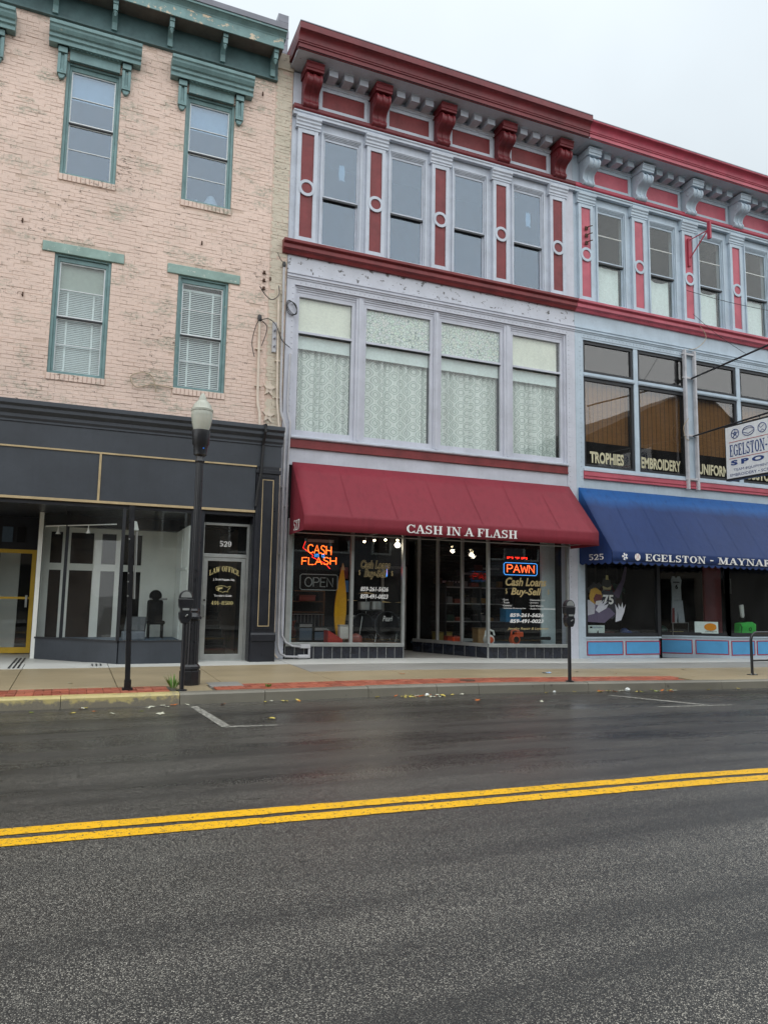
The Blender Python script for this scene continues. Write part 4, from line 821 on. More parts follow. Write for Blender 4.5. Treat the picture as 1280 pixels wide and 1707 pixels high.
# second floor: four windows with shades, valances and patterned curtains
wf = MB().frame(4.07, 11.20, 4.72, 8.08, .05, .03, .2, .04, .04); wf.box(4.12, 11.15, .05, .2, 8.0, 8.04); wf.box(4.12, 11.15, .07, .2, 7.95, 8.0)
for a, b in ((5.52, 5.70), (7.48, 7.61), (9.39, 9.58)): wf.box(a, b, .035, .2, 4.76, 8.04); wf.box((a+b)/2-.03, (a+b)/2+.03, .015, .035, 4.76, 8.04)
bank = wf.build('window_bank_frame', 'lav', B2, bevel=.004)
for i, (a, b) in enumerate(((4.12, 5.52), (5.70, 7.48), (7.61, 9.39), (9.58, 11.15))):
    fr = MB().frame(a, b, 4.76, 7.95, .085, .08, .15, .12, .09).box(a+.085, b-.085, .07, .16, 7.03, 7.085).build('window', 'lav', B2, bevel=.004); p, q = a+.085, b-.085
    MB().box(a+.085, b-.085, .065, .17, 7.02, 7.032).build('dark_rail_line', 'darkframe', fr)  # thin dark line along the underside of the rail built into the frame
    MB().box(p, q, .12, .125, 7.085, 7.86).build('upper_pane', 'glass_mid', fr); MB().box(p, q, .132, .137, 4.88, 7.02).build('lower_pane', 'glass_mid', fr)
    if i in (0, 3): MB().box(p, q-(.05 if i == 3 else 0), .17, .176, 7.0, 7.86).build('roller_shade', 'shade', fr)
    else: MB().box(p, q, .15, .154, 7.085, 7.86).build('window_film', 'film', fr)
    MB().box(p-.02, q+.0-(.05 if i == 3 else 0), .18, .19, 6.72, 7.05).build('curtain_valance', 'valance', fr)
    m = MB(); n = 90; uv = []; wd = q-p; s = 0; folds = 9+i; px_ = None
    for k in range(n+1):
        x = p-.02+(wd+.04)*k/n; y = .28+.065*math.sin(k/n*folds*2*PI+math.sin(k*.13+i)*1.6)*(.6+.4*math.sin(k*.21+2*i))
        if px_: s += math.hypot(x-px_[0], y-px_[1])
        px_ = (x, y); m.v += [(x, y, 4.80), (x, .28+(y-.28)*.7, 6.80)]; uv += [(s, 4.80), (s, 6.80)]
    m.f = [(2*k, 2*k+2, 2*k+3, 2*k+1) for k in range(n)]
    me = m.mesh('curtain', True); ul = me.uv_layers.new(name='UVMap')
    for l in me.loops: ul.data[l.index].uv = uv[l.vertex_index]
    link('curtain', me, 'curtain', fr)
MB().box(4.07, 11.2, .6, .65, 4.4, 8.4).build('room_wall', 'roomgrey', B2)
MB().prism([(.1,4.66),(-.05,4.66),(-.07,4.68),(-.07,4.71),(-.02,4.73),(.1,4.74)], 4.07, 11.2).build('window_ledge', 'lav2', B2); MB().prism([(.1,4.47),(-.04,4.47),(-.04,4.51),(-.025,4.515),(-.025,4.655),(.1,4.655)], 4.07, 11.2).build('red_band', 'maroon', B2)
# shopfront
MB().box(4.07, 11.2, .05, .3, 2.95, 4.1).build('shop_header', 'dark', B2)
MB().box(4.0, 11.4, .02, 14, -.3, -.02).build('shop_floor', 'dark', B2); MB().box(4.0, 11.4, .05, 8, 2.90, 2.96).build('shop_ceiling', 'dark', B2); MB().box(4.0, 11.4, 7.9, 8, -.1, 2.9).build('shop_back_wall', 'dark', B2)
MB().ext([(6.74,-.0),(8.94,0),(8.05,2.6),(6.74,2.6)], lambda x, y: (x, y, pz(x)-.06), lambda x, y: (x, y, pz(x)+.002)).build('entry_floor', 'slabg', B2)
def tiles(name, a, b, n, z0f, h):
    a, b = Vector(a), Vector(b); d = (b-a)/n; t = d.normalized(); nn = Vector((t.y, -t.x))*.03
    for i in range(n):
        p, q = a+d*i+t*.008, a+d*(i+1)-t*.008
        MB().ext([(p.x,p.y),(q.x,q.y),(q.x+nn.x,q.y+nn.y),(p.x+nn.x,p.y+nn.y)], lambda x, y: (x, y, z0f(x)), lambda x, y: (x, y, z0f(x)+h)).build('base_tile', 'tile', B2, bevel=.004)
    nn = nn*.6; MB().ext([(a.x,a.y),(b.x,b.y),(b.x+nn.x,b.y+nn.y),(a.x+nn.x,a.y+nn.y)], lambda x, y: (x, y, z0f(x)-.05), lambda x, y: (x, y, z0f(x)+h-.002)).build('tile_joint', 'grout', B2)
sz = lambda x: .38-.0128*(x-4.1)              # top of the metal sill follows the fall of the street
def sill(name, a, b, mat='alu', par_=B2):
    a, b = Vector(a), Vector(b); t = (b-a).normalized(); nn = Vector((t.y, -t.x))*.05
    return MB().ext([(a.x-nn.x*.6,a.y-nn.y*.6),(b.x-nn.x*.6,b.y-nn.y*.6),(b.x+nn.x,b.y+nn.y),(a.x+nn.x,a.y+nn.y)], lambda x, y: (x, y, sz(x)-.08), lambda x, y: (x, y, sz(x))).build(name, mat, par_, bevel=.006)
def vpane(a, b, z0, z1, mat='glass', t=.012, name='window_pane', B=B2): return pane_wall(name, a, b, z0, z1, mat, t, B)
tl = lambda x: pz(x)-.02
tiles('t', (4.10,.0), (6.77,.0), 13, tl, .30); tiles('t', (8.92,0), (11.2,0), 9, tl, .29); tiles('t', (8.0,2.1), (8.92,0), 7, tl, .29); tiles('t', (6.77,0), (7.2,2.1), 7, tl, .29)
sill('display_sill', (4.10,0), (6.78,0)); sill('display_sill', (8.91,0), (11.2,0)); sill('display_sill', (8.0,2.1), (8.92,.0), 'alud')
vpane((4.18,.02), (5.53,.02), .36, 2.95); vpane((5.55,.02), (6.74,.02), .36, 2.95); vpane((8.94,.02), (11.17,.02), .28, 2.95); vpane((8.0,2.1), (8.9,.05), .3, 2.95); vpane((6.77,.05), (7.2,2.1), .3, 2.95)
for x, w_ in ((4.14,.05), (5.54,.035), (6.755,.03), (8.925,.03), (11.15,.025)): MB().box(x-w_, x+w_, -.03, .05, sz(x)-.01, 2.95).build('mullion', 'alu', B2)
for q in (.33, .66, .93): x, y = 8.92-.92*q, 2.1*q; MB().box(x-.035, x+.035, y-.03, y+.03, sz(x)-.01, 2.95).build('mullion', 'alud', B2)
MB().box(7.2, 8.05, 2.55, 2.65, 2.2, 2.95).build('door_head', 'dark', B2); dd = MB().frame(7.3, 8.0, .03, 2.15, .06, 2.55, 2.6).build('shop_door', 'alud', B2); MB().box(7.36, 7.94, 2.57, 2.576, .1, 2.09).build('pane', 'glass', dd)
MB().box(4.16, 4.24, .03, .9, .3, 2.95).build('display_side_wall', 'shadeblue', B2); MB().box(10.75, 11.15, .5, .56, .2, 2.95).build('display_back_panel', 'shadeblue', B2)
MB().box(4.1, 6.8, .05, 2.2, .28, .33).build('display_floor', 'wood', B2); MB().ext([(8.93,.06),(11.15,.06),(11.15,2.3),(8.02,2.3),(8.02,2.1)], lambda x, y: (x, y, .2), lambda x, y: (x, y, .25)).build('display_floor', 'roomgrey', B2)
sw = MB()
for i in range(24): sw.box(8.3, 11.3, 2.6, 2.64, .4+i*.1, .485+i*.1)
stuff(sw.build('slat_wall', 'dark', B2)); MB().box(4.1, 6.4, 3.4, 3.5, .0, 2.9).build('display_back_wall', 'dark', B2)
# window lettering
def wl(s, box, mat='letter', bold=.03, shear=.0, y=.012, out=None):
    if out: text(s, 'window_lettering', out, B2, (box[0]-.006, box[1]+.006, box[2]-.008, box[3]+.008), y+.0015, .045, shear)
    return text(s, 'window_lettering', mat, B2, box, y, bold, shear)
wl('Cash Loans', (5.75,6.44,1.96,2.13), 'blacklet', .0, .25, .012, 'tanlet'); wl('Buy-Sell', (5.83,6.36,1.73,1.93), 'blacklet', .0, .25, .012, 'tanlet')
wl('859-261-5626', (5.75,6.40,1.46,1.56), shear=.2); wl('859-491-0023', (5.75,6.40,1.30,1.40), shear=.2); wl('$', (5.70,5.74,1.80,1.92), 'tanlet', 0); wl('$', (6.47,6.51,1.80,1.92), 'tanlet', 0)
wl('Cash Loans', (9.40,10.55,1.66,1.86), 'tanlet', .03, .25); wl('Buy-Sell', (9.55,10.40,1.40,1.62), 'tanlet', .03, .25); wl('$', (9.40,9.45,1.46,1.60), 'tanlet', 0); wl('$', (10.58,10.63,1.46,1.60), 'tanlet', 0)
for i, (l, r) in enumerate((('· Guns', '· Diamonds-Gold'), ('· Tools', '· Jewelry'), ('· Cameras', '· Gold Watches'), ('· Vehicles-Motorcycles', '· Audio-Video-Electronics'))):
    z = 1.315-i*.068; wl(l, (9.30, 9.30+.030*len(l), z, z+.042), 'letter', .01); wl(r, (10.05, 10.05+.030*len(r), z, z+.042), 'letter', .01)
wl('859-261-5626', (9.52,10.46,.93,1.02), shear=.2); wl('859-491-0023', (9.52,10.46,.79,.88), shear=.2); wl('Jewelry Repair & Layaways', (9.45,10.60,.62,.69), 'tanlet', .01, .3)
# ---------------------------------------------------------------- 525
B3 = thing('sports_building', 'pale blue iron-front building with rose red cornice and bamboo-blind office windows', 'building', (15.5, 0, -.1))
P3 = [11.84, 13.60, 15.37, 17.17, 18.95]; E3 = 19.3
iron_top(B3, 11.465, E3, P3, 'blue', 'pink', 'pink', 'pinkb', 'blue', False, bwin='glass_mid', curtains=True)
iron_mid(B3, 11.465, E3, 11.68, E3-.2, 'blue', 'blue', 'pink'); side_shell(B3, 11.465, E3)
rivets(B3, 'rivet', [(x, -.012, 8.14) for x in [11.75+.115*i for i in range(64)]]+[(11.62, -.014, z) for z in [.2+.125*i for i in range(63)]], 'blue')
MB().box(11.68, 19.1, .9, .95, 4.4, 8.5).build('office_wall', 'dark', B3)
wf = MB().frame(11.68, 19.1, 4.66, 8.08, .05, .0, .2, .06, .05)
for a, b in ((13.37, 13.51), (15.18, 15.52), (17.06, 17.2)): wf.box(a, b, .01, .2, 4.72, 8.03)
bank = wf.build('window_bank_frame', 'blue', B3, bevel=.004)
for i, (a, b) in enumerate(((11.73, 13.37), (13.51, 15.18), (15.52, 17.06), (17.2, 19.05))):
    tb = MB().box(a, b, .0, .19, 7.12, 7.17).prism([(.19,7.06),(-.01,7.06),(-.03,7.09),(-.03,7.12),(.19,7.12)], a, b).build('transom_bar', 'blue', B3)
    fr = MB().frame(a, b, 4.72, 7.06, .075, .04, .13, .07, .09).build('window', 'darkframe', B3); MB().box(a+.075, b-.075, .08, .085, 4.79, 6.97).build('pane', 'glass_b3', fr)
    m = MB().frame(a, b, 7.17, 8.03, .075, .04, .13, .08, .08).build('transom_window', 'darkframe', B3); MB().box(a+.075, b-.075, .08, .085, 7.25, 7.95).build('pane', 'glass_b3', m)
    MB().box(a+.05, b-.05, .22, .228, 5.42, 7.06).build('bamboo_blind', 'bamboo', fr)
def cap_text(s, a, b, z0, z1, par_): return text(s, 'window_lettering', 'cream', par_, (a, b, z0, z1), .072, .035)
cap_text('TROPHIES', 11.95, 13.03, 4.84, 5.14, B3); cap_text('EMBROIDERY', 13.60, 14.96, 4.84, 5.14, B3); cap_text('UNIFORMS', 15.6, 16.8, 4.84, 5.14, B3); cap_text('CUSTOM', 17.35, 18.5, 4.84, 5.14, B3)
MB().prism([(.1,4.60),(-.05,4.60),(-.05,4.655),(.1,4.665)], 11.68, 19.1).build('window_ledge', 'lav2', B3)
MB().prism([(.1,4.40),(-.05,4.40),(-.05,4.44),(-.03,4.445),(-.03,4.47),(-.05,4.475),(-.05,4.52),(-.035,4.525),(-.035,4.595),(.1,4.595)], 11.68, 19.1).build('rose_band', 'pink', B3)
# shopfront
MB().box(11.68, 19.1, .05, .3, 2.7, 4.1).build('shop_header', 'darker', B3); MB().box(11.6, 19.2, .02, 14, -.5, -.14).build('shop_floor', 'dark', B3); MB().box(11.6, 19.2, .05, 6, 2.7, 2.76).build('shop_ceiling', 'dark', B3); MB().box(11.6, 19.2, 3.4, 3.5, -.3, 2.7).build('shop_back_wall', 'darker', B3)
def bulkhead(a, b, top, cells):
    a, b = Vector(a), Vector(b); L = (b-a).length; t = (b-a)/L; n = Vector((t.y, -t.x)); zb = pz(a.x)-.03
    P = lambda s, d, z: (a.x+t.x*s+n.x*d, a.y+t.y*s+n.y*d, z)
    def bx(s0, s1, d0, d1, z0, z1): return MB().add([P(s0,d0,z0),P(s1,d0,z0),P(s1,d1,z0),P(s0,d1,z0),P(s0,d0,z1),P(s1,d0,z1),P(s1,d1,z1),P(s0,d1,z1)], [(0,3,2,1),(4,5,6,7),(0,1,5,4),(1,2,6,5),(2,3,7,6),(3,0,4,7)])
    o = bx(0, L, -.06, 0, zb-.1, top).build('bulkhead', 'blue', B3); bx(-.01, L+.01, -.07, .035, top, top+.04).build('bulkhead_sill', 'blue', o)
    w_ = L/cells
    for i in range(cells):
        s0, s1 = i*w_+.07, (i+1)*w_-.05; z0, z1 = zb+.12, top-.09
        bx(s0, s1, .0, .008, z0, z1).build('bulkhead_panel', 'sky_panel', o)
        e = bx(s0-.02, s1+.02, .0, .014, z1, z1+.022); e.add(*[(lambda q: (q.v, q.f))(bx(s0-.02, s1+.02, .0, .014, z0-.022, z0))][0]); e.add(*[(lambda q: (q.v, q.f))(bx(s0-.022, s0, .0, .014, z0, z1))][0]); e.add(*[(lambda q: (q.v, q.f))(bx(s1, s1+.022, .0, .014, z0, z1))][0])
        e.build('panel_line', 'redline', o)
bulkhead((11.68,.02), (14.05,.02), .42, 2); bulkhead((14.72,.85), (16.30,-.12), .42, 2); bulkhead((16.30,-.12), (19.1,-.12), .41, 3)
for (a, b) in (((11.70,.05),(14.02,.05)), ((14.74,.88),(16.30,-.09)), ((16.30,-.09),(19.1,-.09))):
    vpane(a, b, .46, 2.7, 'glass', B=B3); d = (Vector(b)-Vector(a)).normalized()
    pane_wall('shop_window_frame', a, b, .46, .55, 'darkframe', .06, B3); pane_wall('shop_window_frame', a, b, 2.3, 2.7, 'darkframe', .06, B3)
    for q in (a, b): MB().box(q[0]-.05, q[0]+.05, q[1]-.045, q[1]+.045, .46, 2.7).build('window_post', 'darkframe', B3)
MB().box(14.0, 14.1, .02, 1.6, -.2, 2.7).build('display_side_wall', 'darker', B3); MB().box(14.1, 14.75, 1.6, 1.66, -.2, 2.7).build('shop_door', 'darkframe', B3)
MB().box(11.68, 14.0, .06, 1.4, .38, .44).build('display_floor', 'dark', B3); MB().ext([(14.8,.9),(16.32,-.05),(19.1,-.05),(19.1,1.5),(14.8,1.5)], lambda x, y: (x, y, .36), lambda x, y: (x, y, .42)).build('display_floor', 'dark', B3)
MB().box(16.5, 17.15, .9, .95, .42, 2.4).build('display_panel', 'maroon', B3); MB().box(11.68, 14.0, 1.4, 1.45, .4, 2.7).build('display_back_wall', 'darker', B3)
# ================================================================ AWNINGS
aw = thing('red_awning', 'maroon canvas awning over the pawn shop with white CASH IN A FLASH lettering', 'awning', (7.7, -.3, 2.6))
def awning_skin(a, b, fa, fb, yt, zt, yf, zf, zb, sag=.012, nseg=28, nb=5, lips=None):
    """sloping top, rounded nose, valance; a..b along the wall, fa..fb along the front"""
    m = MB(); rows = []
    for j in range(nb+1):
        s = j/nb; rows.append([(a+(b-a)*i/nseg+(fa-a+(fb-fa-b+a)*i/nseg)*s, yt+(yf+.02-yt)*s, zt+(zf+.015-zt)*s-sag*math.sin(PI*s)*(.6+.4*math.cos(i*1.9))) for i in range(nseg+1)])
    for dy, z in ((.004, zf-.01), (.0, zf-.04), (.004*1, (zf+zb)/2), (.0, zb)): rows.append([(fa+(fb-fa)*i/nseg, yf+dy+.004*math.sin(i*2.3), z) for i in range(nseg+1)])
    n = nseg+1
    for r in rows: m.v += r
    for j in range(len(rows)-1):
        for i in range(nseg): m.f.append((j*n+i, j*n+i+1, (j+1)*n+i+1, (j+1)*n+i))
    return m, rows
m, rows = awning_skin(4.13, 11.21, 4.14, 11.34, -.03, 4.15, -.975, 2.95, 2.63, .03)
o = m.build('canopy', 'red_fabric', aw, True); s_ = o.modifiers.new('cloth', 'SOLIDIFY'); s_.thickness = .006
for e, xa, xf in ((0, 4.13, 4.14), (1, 11.21, 11.34)):
    MB().add([(xa,-.03,4.145),(xf,-.97,2.95),(xf,-.972,2.63),(xa-.02*(1-e)+.02*e,-.03,2.60)], [(0,1,2,3)]).build('side_panel', 'red_fabric', aw)
fr = MB().tube([(4.18,-.93,2.93),(11.28,-.93,2.93)], .016).tube([(4.18,-.05,2.66),(11.2,-.05,2.66)], .016)
for x in (4.2, 5.9, 7.6, 9.3, 11.15): fr.tube([(x,-.05,4.05),(x,-.92,2.95),(x,-.92,2.68),(x,-.05,2.68)], .014)
fr.build('awning_frame', 'alud', aw)
for i in range(1, 7): x = 4.13+i*1.02; MB().add([(x-.006,-.026,4.157),(x+.006,-.026,4.157),(x+.019,-.968,2.975),(x+.007,-.968,2.975)], [(0,1,2,3)]).build('seam', 'red_fabric', aw)
serif('CASH IN A FLASH', 'awning_lettering', 'letter', aw, (6.37,9.08,2.685,2.865), -.988)
serif('527', 'awning_number', 'letter', aw, (.28,.72,2.66,2.87), org=(4.118,-.05,0), ux=(0,-1,0), lift=(-1,0,0))
ab = thing('blue_awning', 'navy canvas awning with scalloped edge over the sports shop', 'awning', (15.4, -.3, 2.2))
m, rows = awning_skin(11.50, 19.3, 11.66, 19.3, -.03, 4.15, -1.05, 2.53, 2.28, .02)
zb, n = 2.335, 64
for i in range(n+1): pass
sc_ = MB(); per = .215; x = 11.66
while x < 19.2:
    x2 = min(19.3, x+per); pts = [(x, 2.30)]+[(x+(x2-x)*k/10, 2.275-.065*math.sin(PI*k/10)) for k in range(11)]+[(x2, 2.30)]
    sc_.plate(pts, -1.053, -1.049); x += per
o = m.build('canopy', 'blue_fabric', ab, True); s_ = o.modifiers.new('cloth', 'SOLIDIFY'); s_.thickness = .006
sc_.build('valance', 'blue_fabric', ab)
pts = [(-.03, 4.145), (-1.04, 2.52)]+[(-1.04+1.01*k/30, 2.26-.05*abs(math.sin(PI*k/6))) for k in range(31)]
MB().ext(pts, lambda y, z: (11.50+(.155 if y < -1 else .155*(-y-.03)/1.01), y, z), lambda y, z: (11.503+(.155 if y < -1 else .155*(-y-.03)/1.01), y, z)).build('side_panel', 'blue_fabric', ab)
fr = MB().tube([(11.7,-1.0,2.5),(19.2,-1.0,2.5)], .014)
for x in (11.72, 13.6, 15.4, 17.2): fr.tube([(x,-.05,4.0),(x,-1.0,2.52),(x,-.05,2.5)], .012)
fr.build('awning_frame', 'alud', ab)
for i in range(1, 9): x = 11.6+i*.84; MB().add([(x-.006,-.026,4.158),(x+.006,-.026,4.158),(x+.026,-1.04,2.548),(x+.014,-1.04,2.548)], [(0,1,2,3)]).build('seam', 'blue_fabric', ab)
serif('EGELSTON', 'awning_lettering', 'letter', ab, (12.64,14.56,2.315,2.485), -1.066); serif('-', 'awning_hyphen', 'letter', ab, (14.70,14.81,2.385,2.41), -1.066); serif('MAYNARD', 'awning_lettering', 'letter', ab, (14.96,17.12,2.315,2.485), -1.066); serif('525', 'awning_number', 'letter', ab, (.36,.82,2.32,2.46), org=(11.488,0,0), ux=(.13,-1,0), lift=(-1,0,0))
bl = MB().disc(12.02, 2.40, .085, -1.068, -1.064, 20).build('ball_emblem', 'letter', ab)
sp = MB()
for k in range(6): a = k*PI/2.5; rr = 0 if k == 5 else .07; sp.disc(12.02+rr*math.cos(a), 2.405+rr*math.sin(a), .026, -1.0705, -1.0685, 5)
sp.build('ball_spots', 'navy', bl)
b2_ = MB().disc(12.40, 2.40, .085, -1.068, -1.064, 20).build('ball_emblem', 'letter', ab); MB().tube([(12.36,-1.0695,2.34),(12.385,-1.0695,2.405),(12.36,-1.0695,2.47)], .005, 4).tube([(12.44,-1.0695,2.34),(12.415,-1.0695,2.405),(12.44,-1.0695,2.47)], .005, 4).build('ball_stitching', 'signred', b2_)
# ================================================================ PROJECTING SIGN
sg = thing('projecting_sign', 'white double-sided shop sign with ball emblems and navy lettering hung over the pavement', 'sign', (15.27, -2.5, 4.42))
SX, ya, yb, za, zb = 15.27, -1.2, -3.65, 4.43, 5.85
MB().box(SX-.07, SX+.07, yb, ya, za, zb).build('sign_box', 'blackm', sg); MB().box(SX-.085, SX+.085, yb+.04, ya-.04, za+.05, zb-.05).build('sign_face', 'signface', sg)
O_ = (SX-.09, ya, 0); U = (0, -1, 0)
def sgn(fn, s, mat, box, **k): return fn(s, 'sign_lettering', mat, sg, box, org=O_, ux=U, **k)
serif('EGELSTON-MAYNARD', 'sign_lettering', 'navy', sg, (.16,2.30,5.03,5.33), org=O_, ux=U, lift=(-1,0,0)); sgn(text, 'SPORTS', 'navy', (.18,2.2,4.80,4.93), bold=.05, spacing=1.5)
sgn(text, 'TEAM EQUIPMENT • SPORTSWEAR', 'navy', (.26,2.2,4.64,4.71)); sgn(text, 'EMBROIDERY • SCREEN PRINTING •', 'navy', (.15,2.25,4.52,4.59))
for z in (5.39, 4.97): MB().box(SX-.091, SX-.087, ya-2.3, ya-.14, z, z+.013).build('sign_rule', 'signred', sg)
def sball(u, z, r, sx=1.): return [(SX-.092, ya-u-sx*r*math.cos(a*PI/14), z+r*math.sin(a*PI/14)) for a in range(28)]
for i, (u, sx) in enumerate(((.34,1.), (.74,1.5), (1.14,1.), (1.50,1.), (1.9,1.))):
    m = MB().tube(sball(u, 5.60, .115, sx), .009, 5, closed=True)
    if i == 0:
        m.tube(sball(u, 5.60, .03), .014, 5, closed=True)
        for k in range(5): a = k*PI*2/5+.3; m.tube([(SX-.092, ya-u-.03*math.cos(a), 5.6+.03*math.sin(a)), (SX-.092, ya-u-.105*math.cos(a), 5.6+.105*math.sin(a))], .008, 4)
    elif i == 1: m.tube([(SX-.092, ya-u+.15, 5.64), (SX-.092, ya-u, 5.67), (SX-.092, ya-u-.15, 5.64)], .006, 4).tube([(SX-.092, ya-u+.17, 5.6), (SX-.092, ya-u, 5.53), (SX-.092, ya-u-.17, 5.6)], .006, 4)
    elif i == 2: m.tube([(SX-.092, ya-u+.09, 5.67), (SX-.092, ya-u+.04, 5.6), (SX-.092, ya-u-.05, 5.66)], .006, 4).tube([(SX-.092, ya-u+.05, 5.52), (SX-.092, ya-u, 5.56), (SX-.092, ya-u-.06, 5.52)], .006, 4)
    else:
        for dz in (-.05, 0, .05): m.tube([(SX-.092, ya-u+.10, 5.6+dz), (SX-.092, ya-u-.10, 5.6+dz)], .006, 4)
    m.build('ball_emblem', 'navy', sg)
for y in (-1.35, -2.2, -3.2): MB().tube([(SX, y, 5.85), (SX, y, 5.95)], .012).build('hanger', 'blackm', sg)
fm = MB()
for x in (15.03, 15.38): fm.box(x, x+.075, -.10, -.03, 4.36, 8.24).box(x+.01, x+.065, -.115, -.1, 4.36, 8.24)
for z in (4.62, 5.82, 7.43, 8.1): fm.box(15.0, 15.46, -.095, -.035, z, z+.05)
fm.build('mounting_channel', 'conduitg', sg); MB().tube([(SX,-.1,7.44),(SX,-4.2,7.73)], .026).build('upper_boom', 'blackm', sg, True); MB().tube([(SX,-.1,5.83),(SX,-4.0,6.02)], .024).build('lower_boom', 'blackm', sg, True)
MB().tube([(SX,-4.1,7.7),(SX,-4.0,6.02)], .008).build('boom_stay', 'wire', sg)
# ================================================================ STREET LAMP
L = (1.69, -3.57, gz(1.69, -3.57))
lp = thing('street_lamp', 'black fluted cast iron street lamp with acorn glass globe', 'street lamp', L)
z0 = L[2]
MB().lathe([(.155,0),(.155,.20),(.135,.215),(.135,.225),(.15,.235),(.145,.27),(.115,.30)], (L[0],L[1],z0), 8).build('base', 'blackm', lp)
MB().lathe([(.112,.28),(.098,.95)], (L[0],L[1],z0), 32, .07).build('lower_shaft', 'blackm', lp)
MB().lathe([(.10,.95),(.135,.965),(.135,1.0),(.11,1.02),(.09,1.06),(.10,1.09),(.085,1.12)], (L[0],L[1],z0), 20).build('collar', 'blackm', lp, True)
MB().lathe([(.072,1.1),(.055,3.36)], (L[0],L[1],z0), 32, .06).build('shaft', 'blackm', lp)
MB().lathe([(.055,3.34),(.075,3.37),(.06,3.40),(.06,3.44),(.10,3.47),(.105,3.60),(.125,3.63),(.135,3.76),(.14,3.80),(.14,3.85)], (L[0],L[1],z0), 24).build('fitter', 'blackm', lp, True)
MB().lathe([(.012,-.108),(.012,-.102)], (L[0]+.03,L[1],z0+3.56), 10, axis='y').build('blue_sticker', flat('blue_sticker_paint', (20, 110, 210)), lp)
gs = N('acorn_globe'); gp = gs.pos()
mk('globe', gs.bsdf(gs.mix(gs.noise(gp, 6, 4), lin((196, 200, 184)), lin((232, 234, 222))), .12, gs.math('SINE', gs.math('MULTIPLY', gs.n('ShaderNodeSeparateXYZ', {0: gp}).outputs[0], 260.)), .25, .004, Transmission_Weight=.35, IOR=1.3, Specular_IOR_Level=.6))
MB().lathe([(.115,3.85),(.145,3.95),(.163,4.08),(.165,4.14),(.155,4.16)], (L[0],L[1],z0), 28).build('globe', 'globe', lp, True)
MB().lathe([(.17,4.15),(.172,4.18),(.15,4.20),(.135,4.25),(.10,4.30),(.065,4.325),(.06,4.36),(.04,4.40),(.03,4.43),(.008,4.445)], (L[0],L[1],z0), 28).build('globe_cap', 'globe', lp, True)
# ================================================================ PARKING METERS, SIGN POST, RACK
def meter(x, y, label):
    z = gz(x, y); t = thing('parking_meter', label, 'parking meter', (x, y, z), 'parking meters along the kerb')
    MB().lathe([(.075,0),(.075,.012),(.045,.02)], (x,y,z), 16).tube([(x,y,z),(x,y,z+.96)], .031, 12).build('post', 'blackm', t, True)
    MB().ext([(-.05,.93),(.05,.93),(.085,1.0),(.09,1.08),(.075,1.10),(.07,1.13),(.095,1.16),(.105,1.28),(-.105,1.28),(-.095,1.16),(-.07,1.13),(-.075,1.10),(-.09,1.08),(-.085,1.0)], lambda a, b: (x+a, y-.055, z+b), lambda a, b: (x+a, y+.06, z+b)).build('head', 'blackm', t, bevel=.012)
    MB().plate([(x+.098*math.cos(k*PI/12), z+1.282+.115*math.sin(k*PI/12)) for k in range(13)], y-.045, y+.05).build('dome', 'blackm', t, bevel=.01)
    MB().plate([(x+.075*math.cos(k*PI/12), z+1.295+.085*math.sin(k*PI/12)) for k in range(13)], y-.048, y-.045).build('display_window', 'alu', t)
    MB().box(x-.045, x+.045, y-.062, y-.055, z+1.115, z+1.145).build('coin_plate', 'alu', t); MB().tube([(x+.0,y-.06,z+1.03),(x+.02,y-.085,z+1.055)], .009).build('crank_handle', 'alu', t)
meter(1.495, -4.19, 'black parking meter standing in front of the street lamp'); meter(7.975, -4.31, 'black parking meter standing by the pavers before the pawn shop')
x, y = .79, -3.955; z = gz(x, y); sp = thing('sign_post', 'slim black square post with street signs turned edge-on', 'sign post', (x, y, z))
lean = -.028
def tilt(m): m.v = [(a+(c-z)*lean, b, c) for a, b, c in m.v]; return m
tilt(MB().box(x-.034, x+.034, y-.034, y+.034, z, z+2.58)).build('post', 'blackm', sp); MB().box(x-.07, x+.07, y-.06, y+.06, z, z+.03).box(x-.045, x+.045, y-.045, y+.045, z+.03, z+.14).build('post_base', 'blackm', sp)
tilt(MB().box(x+.062, x+.070, y-.19, y+.17, z+1.72, z+2.20)).build('sign_plate', 'alu', sp); tilt(MB().box(x+.052, x+.060, y-.17, y+.15, z+1.26, z+1.71)).build('sign_plate', 'alu', sp)
for zz in (2.1, 1.62, 1.50, 1.3): tilt(MB().tube([(x-.03,y-.04,z+zz),(x-.03,y-.05,z+zz)], .012, 6)).build('bolt', 'alu', sp)
x, y = 13.0, -3.67; z = gz(x, y); rk = thing('bike_rack', 'black tubular bike rack bolted to the pavement', 'bike rack', (x, y, z))
arc = [(x,y,z),(x,y,z+.70)]+[(x+.16-.16*math.cos(a*PI/16), y, z+.70+.16*math.sin(a*PI/16)) for a in range(1, 9)]+[(x+.9,y,z+.86)]
arc += [(x+1.06-.16+.16*math.sin(a*PI/16), y, z+.70+.16*math.cos(a*PI/16)) for a in range(1, 9)]+[(x+1.06,y,z)]
MB().tube(arc, .028, 10).build('hoop', 'blackm', rk, True); MB().tube([(x,y,z+.29),(x+1.06,y,z+.29)], .02, 10).build('crossbar', 'blackm', rk, True)
for a in (0, 1.06): MB().box(x+a-.09, x+a+.09, y-.06, y+.06, z, z+.014).build('foot_plate', 'blackm', rk); [MB().lathe([(.014,.014),(.012,.03)], (x+a+b,y-.03,z), 6).build('bolt', 'alu', rk) for b in (-.06, .06)]
